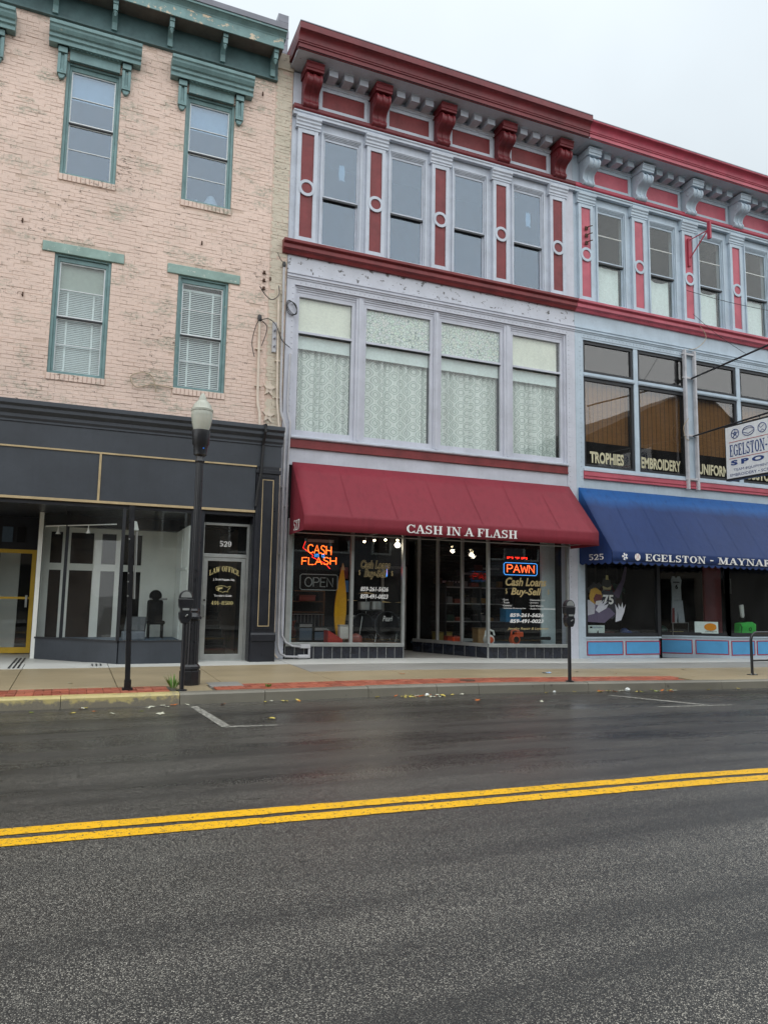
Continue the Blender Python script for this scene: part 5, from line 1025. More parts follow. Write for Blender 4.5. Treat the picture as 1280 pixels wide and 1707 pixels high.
# ================================================================ CONDUITS AND CABLES ON THE WALLS
def cond(label, pts, r, mat, straps=()):
    t = thing('conduit', label, 'conduit', pts[-1])
    MB().tube(pts, r, 10).build('pipe', mat, t, True)
    for x, y, z in straps: MB().box(x-r*2.2, x+r*2.2, y-.01, y+r+.02, z-.012, z+.012).build('strap', mat, t)
    return t
c1 = cond('pinkish conduit on the pink brick left of the star anchors', [(3.31,-.05,7.12),(3.32,-.05,6.4),(3.33,-.05,5.5),(3.34,-.05,5.3),(3.38,-.07,5.12),(3.39,-.09,4.80)], .03, 'conduit', [(3.315,-.05,6.5),(3.33,-.05,5.7)])
MB().lathe([(.035,0),(.05,.06),(.04,.13),(.01,.15)], (3.31,-.06,7.10), 10).build('weatherhead', 'blackm', c1, True); MB().tube([(3.39,-.5,4.36),(3.36,-.51,3.8),(3.30,-.5,3.4),(3.28,-.5,3.1)], .03, 8).tube([(3.39,-.09,4.80),(3.39,-.64,4.74),(3.385,-.65,4.6),(3.38,-.5,4.36)], .03, 8).build('cable_drop', 'wire', c1, True)
c2 = cond('tall pale conduit in the joint between pink and lavender buildings', [(3.80,-.05,8.42),(3.81,-.05,7.4),(3.82,-.05,5.6),(3.84,-.06,5.2),(3.93,-.10,4.9),(3.93,-.10,.55),(3.93,-.11,.30),(3.98,-.12,.16),(4.10,-.12,.10),(4.36,-.12,.09)], .024, 'conduitg', [(3.93,-.1,3.6),(3.93,-.1,2.2)])
MB().lathe([(.03,0),(.045,.05),(.035,.11),(.01,.13)], (3.80,-.06,8.40), 10).build('weatherhead', 'blackm', c2, True); MB().box(4.34, 4.58, -.16, -.07, .055, .135).build('junction_box', 'conduitg', c2, bevel=.03)
c3 = cond('short tan conduit hugging the brick corner beside the stars', [(3.70,-.05,7.9),(3.72,-.05,6.6),(3.75,-.05,5.4),(3.80,-.07,4.9),(3.84,-.1,4.6),(3.84,-.1,.4),(3.85,-.12,.15),(3.92,-.13,.07)], .022, 'conduit', [(3.73,-.05,6.3),(3.75,-.05,5.5)])
c4 = cond('grey conduit on the iron column ending at the tiled base', [(4.00,-.05,6.5),(3.98,-.05,5.5),(3.99,-.05,5.2),(4.05,-.06,5.0),(4.03,-.06,4.2),(4.00,-.06,.75),(4.02,-.07,.52),(4.10,-.08,.38),(4.24,-.09,.31),(4.42,-.09,.29)], .022, 'conduitg', [(4.01,-.06,3.2),(4.0,-.06,1.9)])
MB().box(4.40, 4.62, -.13, -.05, .26, .34).box(4.575, 4.62, -.12, -.06, .06, .26).build('junction_box', 'conduitg', c4, bevel=.012)
def cable(label, pts, r=.008, mat='wire', name='cable'):
    """smooth hanging line through pts"""
    P = [Vector(p) for p in pts]; out = []
    for i in range(len(P)-1):
        a, b, c, d = P[max(i-1,0)], P[i], P[i+1], P[min(i+2,len(P)-1)]
        for k in range(8):
            t = k/8; out.append(.5*((2*b)+(c-a)*t+(2*a-5*b+4*c-d)*t*t+(3*b-a-3*c+d)*t**3))
    out.append(P[-1]); return tag(MB().tube(out, r, 6).build(name, mat, None, True), label, 'cable')
cable('black cable looping from the weatherhead over to the iron column', [(3.31,-.1,7.15),(3.22,-.12,6.95),(3.16,-.1,6.6),(3.22,-.1,6.3)], .009); cable('black cable arching from conduit head to rivets of the lavender column', [(3.33,-.1,7.12),(3.50,-.1,7.17),(3.66,-.1,7.05),(3.8,-.1,6.75),(3.98,-.08,6.62)], .009)
cable('short black tail hanging below the conduit head on brick', [(3.34,-.1,7.12),(3.46,-.1,7.0),(3.44,-.1,6.8),(3.36,-.1,6.55)], .009); cable('black loop of cable hanging from the second conduit head', [(3.28,-.1,7.85),(3.42,-.12,7.66),(3.56,-.12,7.60),(3.70,-.1,7.75),(3.69,-.08,7.95)], .009)
cable('loose wire tail sticking up beside the tall conduit head', [(3.78,-.09,8.48),(3.70,-.1,8.55),(3.64,-.1,8.68)], .007)
cable('tan wire looped on the pink brick beside the blind window', [(1.62,-.03,5.43),(1.2,-.04,5.45),(.92,-.05,5.36),(.80,-.05,5.55),(.98,-.05,5.66),(1.2,-.05,5.62),(1.30,-.05,5.30)], .011, 'tanwire')
cl = [(4.0+.115*math.cos(a*PI/10+.3*k), -.06-.006*k, 7.50+.15*math.sin(a*PI/10)+.01*k) for k in range(3) for a in range(20)]
tag(MB().tube(cl, .008, 6).build('cable_coil', 'wire', None, True), 'coil of black cable hanging on the lavender column', 'cable')
pt = thing('wall_bracket', 'grey steel insulator plate bolted to the brick by the stars', 'bracket', (3.64,0,6.5)); MB().box(3.60, 3.69, -.05, .0, 6.48, 7.14).build('plate', 'conduitg', pt, bevel=.006)
for z in (6.6, 6.78, 6.95): MB().tube([(3.645,-.05,z),(3.645,-.12,z)], .02, 8).build('insulator', 'gutter', pt)
cable('thin wire sloping across the rose pilasters toward the street', [(15.2,-.1,9.95),(16.4,-.6,9.6),(18.3,-1.4,9.2)], .007); cable('pale wire curling down from the sill cornice to the sign channel', [(15.55,-.2,8.95),(15.75,-.2,8.65),(15.5,-.15,8.35),(15.2,-.1,8.24)], .009, 'tanwire')
cable('thin stay wire from the rose sill cornice to the upper boom', [(15.3,-.2,9.25),(15.28,-1.0,8.4),(15.27,-1.9,7.58)], .006); cable('pale loop of wire hanging off the sign channel', [(15.1,-.12,6.3),(14.9,-.14,6.05),(14.95,-.14,5.75),(15.1,-.12,5.7)], .009, 'tanwire')
ir = thing('iron_bracket', 'rusty red iron arm jutting from the rose pilaster', 'bracket', (15.45,-.1,11.0)); MB().tube([(15.36,-.08,10.9),(15.62,-.55,11.65)], .018).tube([(15.36,-.08,11.45),(15.6,-.5,11.6)], .014).build('arm', 'pinkb', ir); MB().box(15.60, 15.66, -.6, -.5, 11.35, 11.85).build('end_plate', 'pinkb', ir); MB().box(15.32, 15.40, -.1, -.05, 10.7, 11.5).build('wall_plate', 'pinkb', ir)
for z in (11.05, 10.85, 10.65): tag(MB().tube([(11.84,-.06,z),(11.84,-.16,z),(11.93,-.2,z+.03)], .014).box(11.80,11.88,-.09,-.06,z-.05,z+.04).build('cable_hook', 'rust'), {11.05: 'top', 10.85: 'middle', 10.65: 'lowest'}[z]+' of three rusty hooks on the first rose pilaster', 'hook')
# ================================================================ GUTTER LITTER
lm = [flat('yellow_leaf', (206, 188, 96), .6), flat('orange_leaf', (190, 104, 40), .6), flat('pale_leaf', (196, 196, 176), .6), flat('green_leaf', (120, 134, 48), .6)]
def leaf_mesh(i):
    m = MB(); n = 10; r = [1,.45,.8,.4,.95,.35,.9,.4,.8,.45]
    m.v = [(.045*r[k]*math.cos(k*2*PI/n), .045*r[k]*math.sin(k*2*PI/n), .004+.010*((k*7+i*3) % 4)/4) for k in range(n)]+[(0,0,.004)]; m.f = [(k, (k+1) % n, n) for k in range(n)]
    me = m.mesh('fallen_leaf'); me.materials.append(lm[i]); return me
LM = [leaf_mesh(i) for i in range(4)]; names = ['yellow', 'orange brown', 'pale bleached', 'green']
def leaf(i, x, y, label, group):
    o = bpy.data.objects.new('fallen_leaf', LM[i]); C.objects.link(o); o.location = (x, y, gz(x, y)+.003); o.rotation_euler = (random.uniform(-.2,.2), random.uniform(-.2,.2), random.uniform(0,6)); s = random.uniform(.9, 1.9); o.scale = (s, s*random.uniform(.6, 1), s); tag(o, label, 'leaf', group)
random.seed(21)
for k in range(70):
    i = random.choice([0,0,1,2,2,3,0]); x = random.choice([random.uniform(-.8, 3.2), random.uniform(3.2, 12), random.gauss(8.9, .35), random.gauss(5.0, .3), random.uniform(7.5, 13)]); y = -4.50-abs(random.gauss(0, .12))
    leaf(i, x, y, names[i]+' leaf lying wet in the gutter below the kerb', names[i]+' leaves in the gutter')
for i, x, y in ((0,.1,-4.95),(1,.35,-4.85),(2,.55,-5.15),(3,.9,-5.0),(2,1.1,-5.3),(0,2.3,-6.1),(1,5.6,-5.3),(2,6.5,-5.6)): leaf(i, x, y, names[i]+' leaf lying on the wet road away from the kerb', names[i]+' leaves on the road')
for i, x, y in ((2,.05,-3.1),(1,5.4,-3.0),(2,9.2,-2.9),(1,9.8,-3.3),(2,12.2,-2.6)): leaf(i, x, y, names[i]+' leaf lying on the pavement slabs', names[i]+' leaves on the pavement')
for x, y, s, lb in ((8.95,-4.62,.075,'crumpled white paper cup lying in the gutter by leaves'), (7.45,-4.60,.04,'small white paper scrap in the gutter below the meter'), (5.1,-4.62,.05,'white paper scrap in the gutter before the pawn shop')):
    m = MB().ball((0,0,s*.5), s*.6, 8, .8); m.v = [(a*random.uniform(.8,1.3), b*random.uniform(.7,1.1), c) for a, b, c in m.v]
    o = m.build('paper_scrap', 'white'); o.location = (x, y, gz(x, y)); tag(o, lb, 'litter')
m = MB(); 
for k in range(7): a = k*.9; m.add([(0,0,.01),(.1*math.cos(a),.06*math.sin(a),.012),(.1*math.cos(a+.6),.06*math.sin(a+.6),.03)], [(0,1,2)])
o = m.build('plastic_wrapper', flat('pale_blue_plastic', (150, 184, 220), .3)); o.location = (8.35,-3.1,gz(8.35,-3.1)); tag(o, 'crumpled pale blue plastic wrapper on the pavement', 'litter')
def weed(x, y, n, h, label):
    m = MB()
    for k in range(n):
        a = random.uniform(0, 2*PI); l = h*random.uniform(.5, 1); r = .25+random.random()*.5; w_ = .006+.007*random.random()
        b = Vector((x+.03*math.cos(a), y+.03*math.sin(a), gz(x, y))); d = Vector((math.cos(a)*r, math.sin(a)*r, 1))*l; s = Vector((-math.sin(a), math.cos(a), 0))*w_
        m.add([b, b+d*.5+s, b+d, b+d*.5-s], [(0,1,2,3)])
    return tag(m.build('weed', flat('weed_green', (88, 128, 44), .6)), label, 'weed')
weed(1.41, -3.97, 34, .22, 'leafy green weed growing at the foot of the parking meter'); weed(2.75, -4.1, 26, .06, 'low tuft of weed between the red pavers')
# ================================================================ THINGS BEHIND THE GLASS
def neon_sign(label, loc): return thing('neon_sign', label, 'neon sign', loc)
n1 = neon_sign('lit neon sign reading CASH in a FLASH in the left display window', (4.9,.25,1.97))
m = MB(); neon(m, 'CASH', 4.60, 5.14, 2.26, 2.44, .22, .008, -.03); m.build('letters', 'neony', n1); m = MB(); neon(m, 'FLASH', 4.48, 5.26, 2.00, 2.15, .22, .008, .03); m.build('letters', 'neony', n1)
m = MB(); neon(m, 'in a', 4.76, 4.99, 2.17, 2.29, .23, .008); m.build('script', 'neonb', n1); MB().tube([(4.55,.24,2.5),(4.5,.24,2.36),(4.74,.24,2.2),(4.70,.24,2.17),(5.0,.24,2.05),(5.12,.24,1.93)], .004, 5).build('bolt_outline', 'neonrr', n1); MB().box(4.62, 5.2, .27, .30, 2.5, 2.56).build('transformer', 'alud', n1); MB().tube([(4.9,.28,2.56),(4.9,.28,2.9)], .006).build('hanger', 'wire', n1)
n2 = neon_sign('unlit neon OPEN sign below the lit neon in the left window', (4.88,.25,1.47))
m = MB(); neon(m, 'OPEN', 4.56, 5.20, 1.54, 1.73, .22, .011); m.build('letters', 'neonoff', n2); MB().tube([(4.46,.24,1.5),(4.46,.24,1.77),(4.50,.24,1.80),(5.26,.24,1.80),(5.30,.24,1.77),(5.30,.24,1.5),(5.26,.24,1.47),(4.50,.24,1.47)], .010, 6, closed=True).build('border', 'neonoff', n2); MB().tube([(4.6,.25,1.8),(4.6,.25,2.9)], .004).build('hanger', 'wire', n2)
n3 = neon_sign('lit neon PAWN sign with blue border in the right window', (9.97,.25,1.95))
m = MB(); neon(m, 'PAWN', 9.58, 10.36, 1.99, 2.17, .22, .009); m.build('letters', 'neonr', n3); MB().tube([(9.50,.24,1.97),(9.50,.24,2.19),(9.54,.24,2.22),(10.40,.24,2.22),(10.44,.24,2.19),(10.44,.24,1.97),(10.40,.24,1.93),(9.54,.24,1.93)], .008, 6, closed=True).build('border', 'neonb', n3); MB().tube([(9.7,.25,2.22),(9.7,.25,2.9)], .004).tube([(10.3,.25,2.22),(10.3,.25,2.9)], .004).build('hanger', 'wire', n3)
n4 = neon_sign('lit red PAWN sign seen at a slant beside the shop entry', (6.6,.5,1.85))
m = MB(); neon(m, 'PAWN', 0, .62, 1.86, 2.02, 0, .010, flip=True); m.v = [(6.50+a*.35, .30+a*.9, c) for a, b, c in m.v]; m.build('letters', 'neonrr', n4); MB().tube([(6.48,.28,1.82),(6.48,.28,2.06),(6.73,.90,2.06),(6.73,.90,1.82)], .008, 5, closed=True).build('border', 'neonb', n4); MB().tube([(6.6,.6,2.06),(6.6,.6,2.9)], .004).build('hanger', 'wire', n4)
ld = thing('led_sign', 'small black scrolling LED sign above the neon PAWN sign', 'LED sign', (9.87,.3,2.3)); MB().box(9.47, 10.27, .26, .33, 2.28, 2.40).build('case', 'darker', ld); [MB().box(9.60+i*.045, 9.625+i*.045, .252, .258, 2.315+.015*(i*7 % 3), 2.365).build('lit_segment', 'led', ld) for i in range(13) if i not in (4, 8)]; MB().tube([(9.6,.3,2.4),(9.6,.3,2.9)], .004).build('hanger', 'wire', ld)
# spot lamps that are lit in the photograph
for i, (x, y, z) in enumerate(((6.2,1.0,2.62),(6.45,1.0,2.66),(6.9,1.4,2.72),(8.0,3.2,2.62))):
    t = thing('spot_lamp', ['lit spot lamp left of a pair above the drum kit', 'lit spot lamp right of a pair above the drum kit', 'lit spot lamp by the mullion next to the entry', 'lit spot lamp deep in the shop entry'][i], 'spot lamp', (x, y, z))
    MB().ball((x, y, z), .026, 12).build('bulb', 'bulb', t, True); MB().lathe([(.05,.02),(.045,.10),(.015,.13)], (x, y+.02, z), 12).tube([(x,y+.02,z+.12),(x,y+.02,2.92)], .01).build('housing', 'darkframe', t)
    ld_ = bpy.data.lights.new('spot_light', 'POINT'); ld_.energy = 2.6; ld_.color = (1, .86, .68); ld_.shadow_soft_size = .06; lo = bpy.data.objects.new('spot_light', ld_); C.objects.link(lo); lo.location = (x, y-.02, z-.12); lo.parent = t; lo.matrix_parent_inverse = Matrix.Translation(-Vector((x, y, z)))
sb = thing('surfboard', 'yellow surfboard standing on end in the left display', 'surfboard', (5.48,.7,.33))
pts = [(.14*math.sin(PI*(k/24)**.75)*(1 if k < 24 else 0), 1.75*k/24) for k in range(25)]
outl = [(5.50+a+b*.03, .34+b) for a, b in pts]+[(5.50-a+b*.03, .34+b) for a, b in pts[::-1][1:-1]]
MB().plate(outl, .62, .67).build('board', flat('yellow_gelcoat', (226, 168, 24), .3), sb, bevel=.015); MB().plate([(5.548+.05,1.93),(5.553,2.085),(5.505,1.93)], .612, .619).build('nose_patch', 'tanlet', sb)
dk = thing('drum_kit', 'black drum kit with chrome stands in the left display', 'drum kit', (6.3,1.0,.33))
def drum(c, r, d, ax, name, m1='tile'):
    t = MB().lathe([(r,-d/2),(r,d/2)], c, 24, axis=ax).build(name, m1, dk, True); MB().lathe([(r*1.03,-d/2-.012),(r*1.03,-d/2+.02),(r*.96,-d/2-.012)], c, 24, axis=ax).build('hoop', 'darkframe', t, True)
    return t
bd = drum((6.62,.75,.72), .30, .4, 'y', 'bass_drum'); text('Pearl', 'drum_lettering', 'letter', bd, (6.50,6.74,.80,.92), .53, .0, .3); drum((6.1,.9,.70), .27, .36, 'y', 'bass_drum')
for x, z in ((6.2,1.13),(6.5,1.14)): drum((x,.95,z), .14, .2, 'z', 'tom_drum', 'alu')
drum((5.95,1.0,.85), .18, .14, 'z', 'snare_drum', 'alu')
for x, y, z in ((5.9,1.1,1.25),(6.75,1.1,1.22),(6.35,1.2,1.42)):
    MB().lathe([(.20,0),(.05,.02),(.015,.03)], (x,y,z), 20).build('cymbal', 'tanlet', dk, True); MB().tube([(x,y,.34),(x,y,z+.05)], .01).tube([(x-.15,y-.1,.34),(x,y,.7),(x+.15,y-.1,.34)], .008).build('stand', 'alu', dk)
for a in (5.95, 6.35, 6.85): MB().tube([(a,.6,.34),(a+.12,.7,.9)], .009).build('drum_leg', 'alu', dk)
def crate(label, x0, x1, y0, y1, z0, z1, c, name='box', cat='box'):
    t = thing(name, label, cat, ((x0+x1)/2, (y0+y1)/2, z0)); mt = flat(name+'_paint', c, .5)
    MB().box(x0, x1, y0, y1, z0, z1).build('body', mt, t, bevel=.012); MB().box(x0-.008, x1+.008, y0-.008, y1+.008, z1-.03, z1+.004).build('lid', flat(name+'_lid', tuple(int(v*.8) for v in c), .5), t, bevel=.006); return t
crate('white crumpled shopping bag in front of the surfboard', 5.42, 5.72, .35, .5, .42, .72, (214, 212, 204), 'shopping_bag', 'bag'); 
fr_ = [('small framed picture with orange sunset beside the surfboard', 1.0, (196, 84, 30), 5.62), ('blue framed print above the orange picture', 1.42, (60, 120, 190), 5.66), ('dark red framed print under the surfboard tip', 1.72, (120, 40, 40), 5.64)]
for lb, z, c, x in fr_:
    t = thing('framed_picture', lb, 'picture', (x,.8,z)); MB().frame(x-.12, x+.12, z, z+.3, .02, .78, .81).build('frame', 'darker', t); MB().box(x-.1, x+.1, .795, .80, z+.02, z+.28).build('print', flat('print_ink', c, .5), t)
t = thing('skate_ramp', 'red wedge-shaped skateboard ramp on the display floor', 'ramp', (5.25,.3,.33)); MB().plate([(5.10,.35),(5.44,.35),(5.44,.42),(5.10,.62)], .2, .5).build('body', flat('ramp_red', (176, 48, 40), .4), t, bevel=.01); MB().tube([(5.1,.2,.62),(5.1,.5,.62)], .012).build('edge_pipe', 'alu', t)
t = thing('barbecue_lid', 'round brownish red lid lying in front of the drums', 'lid', (5.72,.3,.33)); MB().lathe([(.15,0),(.15,.08),(.13,.13),(.06,.17),(.01,.18)], (5.78,.35,.36), 20).build('dome', flat('lid_red', (140, 70, 62), .35), t, True); MB().tube([(5.74,.35,.54),(5.78,.35,.57),(5.82,.35,.54)], .008).build('handle', 'darker', t)
t = thing('wire_rack', 'black folding wire rack deep in the left display', 'rack', (4.85,1.6,.33))
for i in range(12): MB().tube([(4.45+i*.085,1.5,.42),(4.45+i*.085,1.5,.92)], .007, 5).build('bar', 'alud', t)
MB().tube([(4.42,1.5,.92),(5.42,1.5,.92)], .009).tube([(4.42,1.5,.45),(5.42,1.5,.45)], .009).build('rail', 'alud', t)
t = thing('goods_shelf', 'dim shelf of boxed goods behind the OPEN sign', 'shelf', (4.9,2.2,.33))
for z in (.95, 1.2, 1.45): MB().box(4.35, 5.6, 2.0, 2.35, z, z+.02).build('shelf_board', 'wood', t)
for x in (4.35, 5.57): MB().box(x, x+.03, 2.0, 2.35, .33, 1.5).build('upright', 'wood', t)
crate('red and white boxed set lying on the dim left shelf', 4.95, 5.35, 1.95, 2.2, 1.221, 1.36, (150, 70, 60), 'game_box')
def blower(label, x, y, z, c, long):
    t = thing('leaf_blower', label, 'leaf blower', (x, y, z)); col = flat('blower_shell', c, .4)
    MB().lathe([(.03,-.09),(.115,-.07),(.125,0),(.115,.07),(.03,.09)], (x, y, z+.14), 20, axis='y').build('housing', col, t, True); MB().lathe([(.07,-.10),(.075,-.085)], (x, y, z+.14), 16, axis='y').build('intake_grille', 'darker' if long else flat('grille_orange', (206, 80, 30), .5), t)
    MB().tube([(x-.1,y,z+.22),(x-.08,y,z+.34),(x+.02,y,z+.37),(x+.12,y,z+.34),(x+.15,y,z+.24)], .022, 8).build('handle', col if long else 'white', t, True); MB().box(x-.1, x+.1, y-.07, y+.07, z, z+.05).build('base', 'white', t, bevel=.015)
    if long: MB().lathe([(.05,.08),(.045,.3),(.035,.7),(.045,1.0)], (x, y-.02, z+.16), 14, axis='x').build('tube', 'darker', t, True); t.children[-1].rotation_euler = (0,0,0); MB().box(x+.02,x+.22,y-.06,y+.06,z+.2,z+.32).build('motor_cover', col, t, bevel=.02)
    return t
blower('orange leaf blower with long black tube in the right display', 9.86, .35, .25, (214, 84, 34), True); blower('white and orange handheld blower at the corner of the right display', 9.12, .3, .25, (224, 222, 214), False)
t = thing('tool_shelf', 'dark shelving loaded with tools behind the entry glass', 'shelf', (9.4,1.9,.25))
for z in (.75, 1.2, 1.62): MB().box(8.7, 10.7, 1.7, 2.1, z, z+.025).build('shelf_board', 'alud', t)
for x in (8.7, 9.7, 10.67): MB().box(x, x+.03, 1.7, 2.1, .25, 1.7).build('upright', 'darkframe', t)
random.seed(5)
tc_ = [(24,24,26),(44,44,46),(130,100,30),(120,48,28),(70,54,34),(100,100,98),(26,54,40)]
tn = ['black','grey','yellow','orange red','brown','silver','dark green']
for j, z in enumerate((.776, 1.226, 1.646)):
    x = 8.78; order = list(range(7)); random.shuffle(order)
    for q in order:
        w_ = random.uniform(.13, .24); h = random.uniform(.14, .30)
        t = thing('power_tool', '%s power tool on the %s tool shelf' % (tn[q], ('lowest','middle','top')[j]), 'tool', (x+w_/2, 1.85, z)); mt = flat('tool_shell', tc_[q], .4)
        MB().box(x, x+w_, 1.75, 1.9, z, z+h*.55).build('body', mt, t, bevel=.02); MB().tube([(x+.02,1.82,z+h*.5),(x+w_*.3,1.82,z+h),(x+w_*.8,1.82,z+h*.95),(x+w_-.02,1.82,z+h*.5)], .016, 6).build('handle', 'darker', t, True)
        x += w_+random.uniform(.03, .1)
crate('orange chainsaw case on the floor behind the entry glass', 8.55, 8.9, 1.3, 1.5, .25, .42, (190, 66, 30), 'tool_case'); crate('blue storage tub standing behind the white phone numbers', 10.1, 10.55, 1.1, 1.4, .776, 1.12, (40, 130, 180), 'storage_tub', 'tub')
crate('tan cardboard box stacked low behind the right window', 9.35, 9.7, 1.2, 1.5, .25, .62, (176, 140, 92), 'cardboard_box'); crate('yellowish toolbox on the entry-side display floor', 8.5, 8.95, 1.8, 2.05, .25, .5, (150, 130, 60), 'toolbox')
cf = thing('ceiling_fan', 'dim ceiling fan hanging inside the pawn shop', 'fan', (9.7,3.4,2.5)); MB().lathe([(.1,0),(.12,.06),(.05,.1),(.02,.12),(.02,.4)], (9.7,3.4,2.5), 16).build('motor', 'alud', cf, True)
for k in range(4): a = k*PI/2+.3; MB().ext([(0,-.06),(.62,-.07),(.62,.07),(0,.06)], lambda u, v: (9.7+u*math.cos(a)-v*math.sin(a), 3.4+u*math.sin(a)+v*math.cos(a), 2.55), lambda u, v: (9.7+u*math.cos(a)-v*math.sin(a), 3.4+u*math.sin(a)+v*math.cos(a), 2.56)).build('blade', 'alud', cf)
# ---- sports shop window
po = thing('football_poster', 'cut-out window poster of two football players reaching for a ball', 'poster', (12.4,.1,.6)); Y0 = .065
def pol(name, pts, c, dy=0.): return MB().plate([(11.80+a*.0128, .78+b*.0112) for a, b in pts], Y0-dy, Y0-dy+.002).build(name, flat(name+'_ink', c, .5), po)
pol('jersey', [(28,20),(60,10),(78,30),(72,62),(60,72),(40,74),(24,64),(20,40)], (44, 42, 58)); pol('arm', [(62,66),(76,56),(92,96),(98,128),(92,130),(84,100),(66,72)], (78, 62, 88), .002)
pol('torso', [(0,4),(40,2),(66,22),(54,34),(30,44),(10,48),(0,44)], (112, 98, 128), .003); pol('sleeve', [(0,18),(16,22),(18,40),(8,52),(0,52)], (206, 202, 214), .005)
pol('head', [(36,78),(42,74),(54,76),(58,86),(56,98),(48,104),(38,100),(34,88)], (34, 34, 36), .004); pol('face_guard', [(38,76),(56,76),(58,84),(48,80),(36,84)], (164, 150, 110), .006); pol('crest_stripe', [(44,98),(51,98),(50,108),(45,108)], (200, 190, 120), .007)
pol('helmet', [(4,62),(6,50),(16,44),(30,50),(36,60),(32,72),(20,80),(8,76)], (206, 160, 62), .006); pol('visor', [(16,46),(34,52),(34,64),(20,66),(14,56)], (120, 60, 66), .008); pol('mask', [(18,42),(30,40),(34,52),(20,50)], (226, 222, 224), .009)
pol('glove', [(26,24),(44,34),(50,44),(38,40),(48,50),(34,44),(40,54),(26,42),(18,30)], (214, 214, 226), .010); pol('glove', [(66,4),(80,8),(88,26),(92,44),(86,34),(84,48),(80,36),(74,46),(74,32),(66,44),(68,26)], (220, 220, 230), .010)
text('75', 'jersey_number', 'letter', po, (12.27,12.60,1.26,1.50), Y0-.009, .03); pol('ball', [(68,44),(76,40),(84,46),(82,56),(72,58),(66,52)], (40, 28, 26), .008)
def card(label, x0, x1, z0, z1, y, c, draw=None):
    t = thing('window_card', label, 'card', ((x0+x1)/2, y, z0)); MB().box(x0, x1, y, y+.006, z0, z1).build('board', flat('card_stock', c, .5), t); MB().box((x0+x1)/2-.03, (x0+x1)/2+.03, y+.006, y+.09, z0, z0+.01).build('easel_foot', 'darker', t)
    if draw: draw(t)
    return t
def d1(t): MB().box(11.97, 12.28, .085, .088, .675, .683).build('rule', 'navy', t); MB().box(11.97, 12.22, .085, .088, .695, .703).build('rule', 'navy', t); MB().box(11.88, 11.95, .085, .088, .67, .71).build('mark', 'darker', t); MB().plate([(12.08,.5),(12.10,.58),(12.13,.62),(12.14,.56),(12.16,.5)], .085, .088).build('figure', 'darker', t)
card('white shoe brand card below the football poster', 11.83, 12.33, .48, .74, .09, (206, 222, 218), d1)
def d2(t):
    def P(u, v): return (15.46+u*.84, .39-u*.54, v)
    q = []
    for o_, nm, mt_, v in (([(.50+.16*math.cos(k*PI/12+.5), .70+.10*math.sin(k*PI/12+.5)) for k in range(22)], 'round_logo', flat('logo_orange', (206, 132, 22), .5), 0),): MB().ext(o_, lambda u, z: P(u, z), lambda u, z: (P(u, z)[0]-.003, P(u, z)[1]-.004, z)).build(nm, mt_, t)
    text('carhartt', 'print', 'darker', t, (.36,.66,.565,.595), org=(15.455,.383,0), ux=(.84,-.54,0))
t = thing('window_card', 'white card with a round orange logo on the angled window ledge', 'card', (15.8,.2,.46)); MB().ext([(15.55,.345),(16.05,.02),(16.055,.027),(15.555,.352)], lambda x, y: (x, y, .53), lambda x, y: (x, y, .84)).build('board', flat('card_white', (206, 224, 222), .5), t); d2(t)
def jersey(label, x, y, z):
    t = thing('basketball_uniform', label, 'uniform', (x, y, z)); cl_ = flat('white_jersey', (176, 184, 192), .8)
    MB().plate([(x-.17,z+.62),(x+.17,z+.62),(x+.16,z+1.0),(x+.19,z+1.18),(x+.13,z+1.28),(x+.06,z+1.28),(x,z+1.22),(x-.06,z+1.28),(x-.13,z+1.28),(x-.19,z+1.18),(x-.16,z+1.0)], y, y+.03).build('shirt', cl_, t, bevel=.008); MB().plate([(x-.18,z+.62),(x+.2,z+.62),(x+.27,z),(x+.05,z),(x+.01,z+.3),(x-.02,z),(x-.20,z)], y-.005, y+.03).build('shorts', cl_, t, bevel=.008)
    MB().plate([(x-.18,z+.4),(x-.10,z+.42),(x-.10,z),(x-.20,z)], y-.008, y-.006).build('side_stripe', 'maroon', t); text('6', 'number', 'darker', t, (x-.05,x+.05,z+.93,z+1.06), y-.003, .04); [MB().box(x-.11+i*.032, x-.088+i*.032, y-.003, y-.001, z+1.09+.008*(i % 2), z+1.135).build('chest_mark', 'darker', t) for i in range(7)]; MB().tube([(x,y+.02,z+1.26),(x,y+.02,z+1.55)], .006).build('hanger', 'wire', t)
jersey('white basketball uniform number 6 hanging behind the angled window', 15.35, .75, .78)
t = thing('batting_helmet', 'dark green sports helmet on the ledge of the angled window', 'helmet', (14.98,.95,.42)); MB().ball((14.98,.95,.58), .15, 16, .9).build('shell', flat('helmet_green', (36, 70, 62), .3), t, True); MB().lathe([(.16,0),(.165,.02),(.12,.02)], (14.98,.90,.52), 16).build('brim', 'darker', t)
t = thing('sports_bag', 'bright green drawstring bag on the ledge behind the bike rack', 'bag', (17.35,.3,.42)); MB().plate([(17.02,.46),(17.66,.46),(17.68,.78),(17.55,.84),(17.2,.82),(17.05,.80)], .2, .4).build('body', flat('bag_green', (66, 214, 84), .5), t, bevel=.03); MB().tube([(17.04,.19,.78),(17.10,.18,.7),(17.06,.19,.5)], .018).build('strap', flat('strap_green', (40, 150, 60), .5), t); MB().ring(17.42, .64, .05, .038, .185, .19).build('emblem', 'darker', t)
t = thing('knee_sock', 'white knee sock on a dark stand above the green bag', 'sock', (17.28,.35,.84)); MB().plate([(17.2,1.3),(17.34,1.32),(17.36,1.0),(17.30,.9),(17.24,1.0)], .3, .36).build('leg', 'white', t, bevel=.02); MB().box(17.24, 17.36, .28, .4, .86, .95).build('stand', 'darker', t)
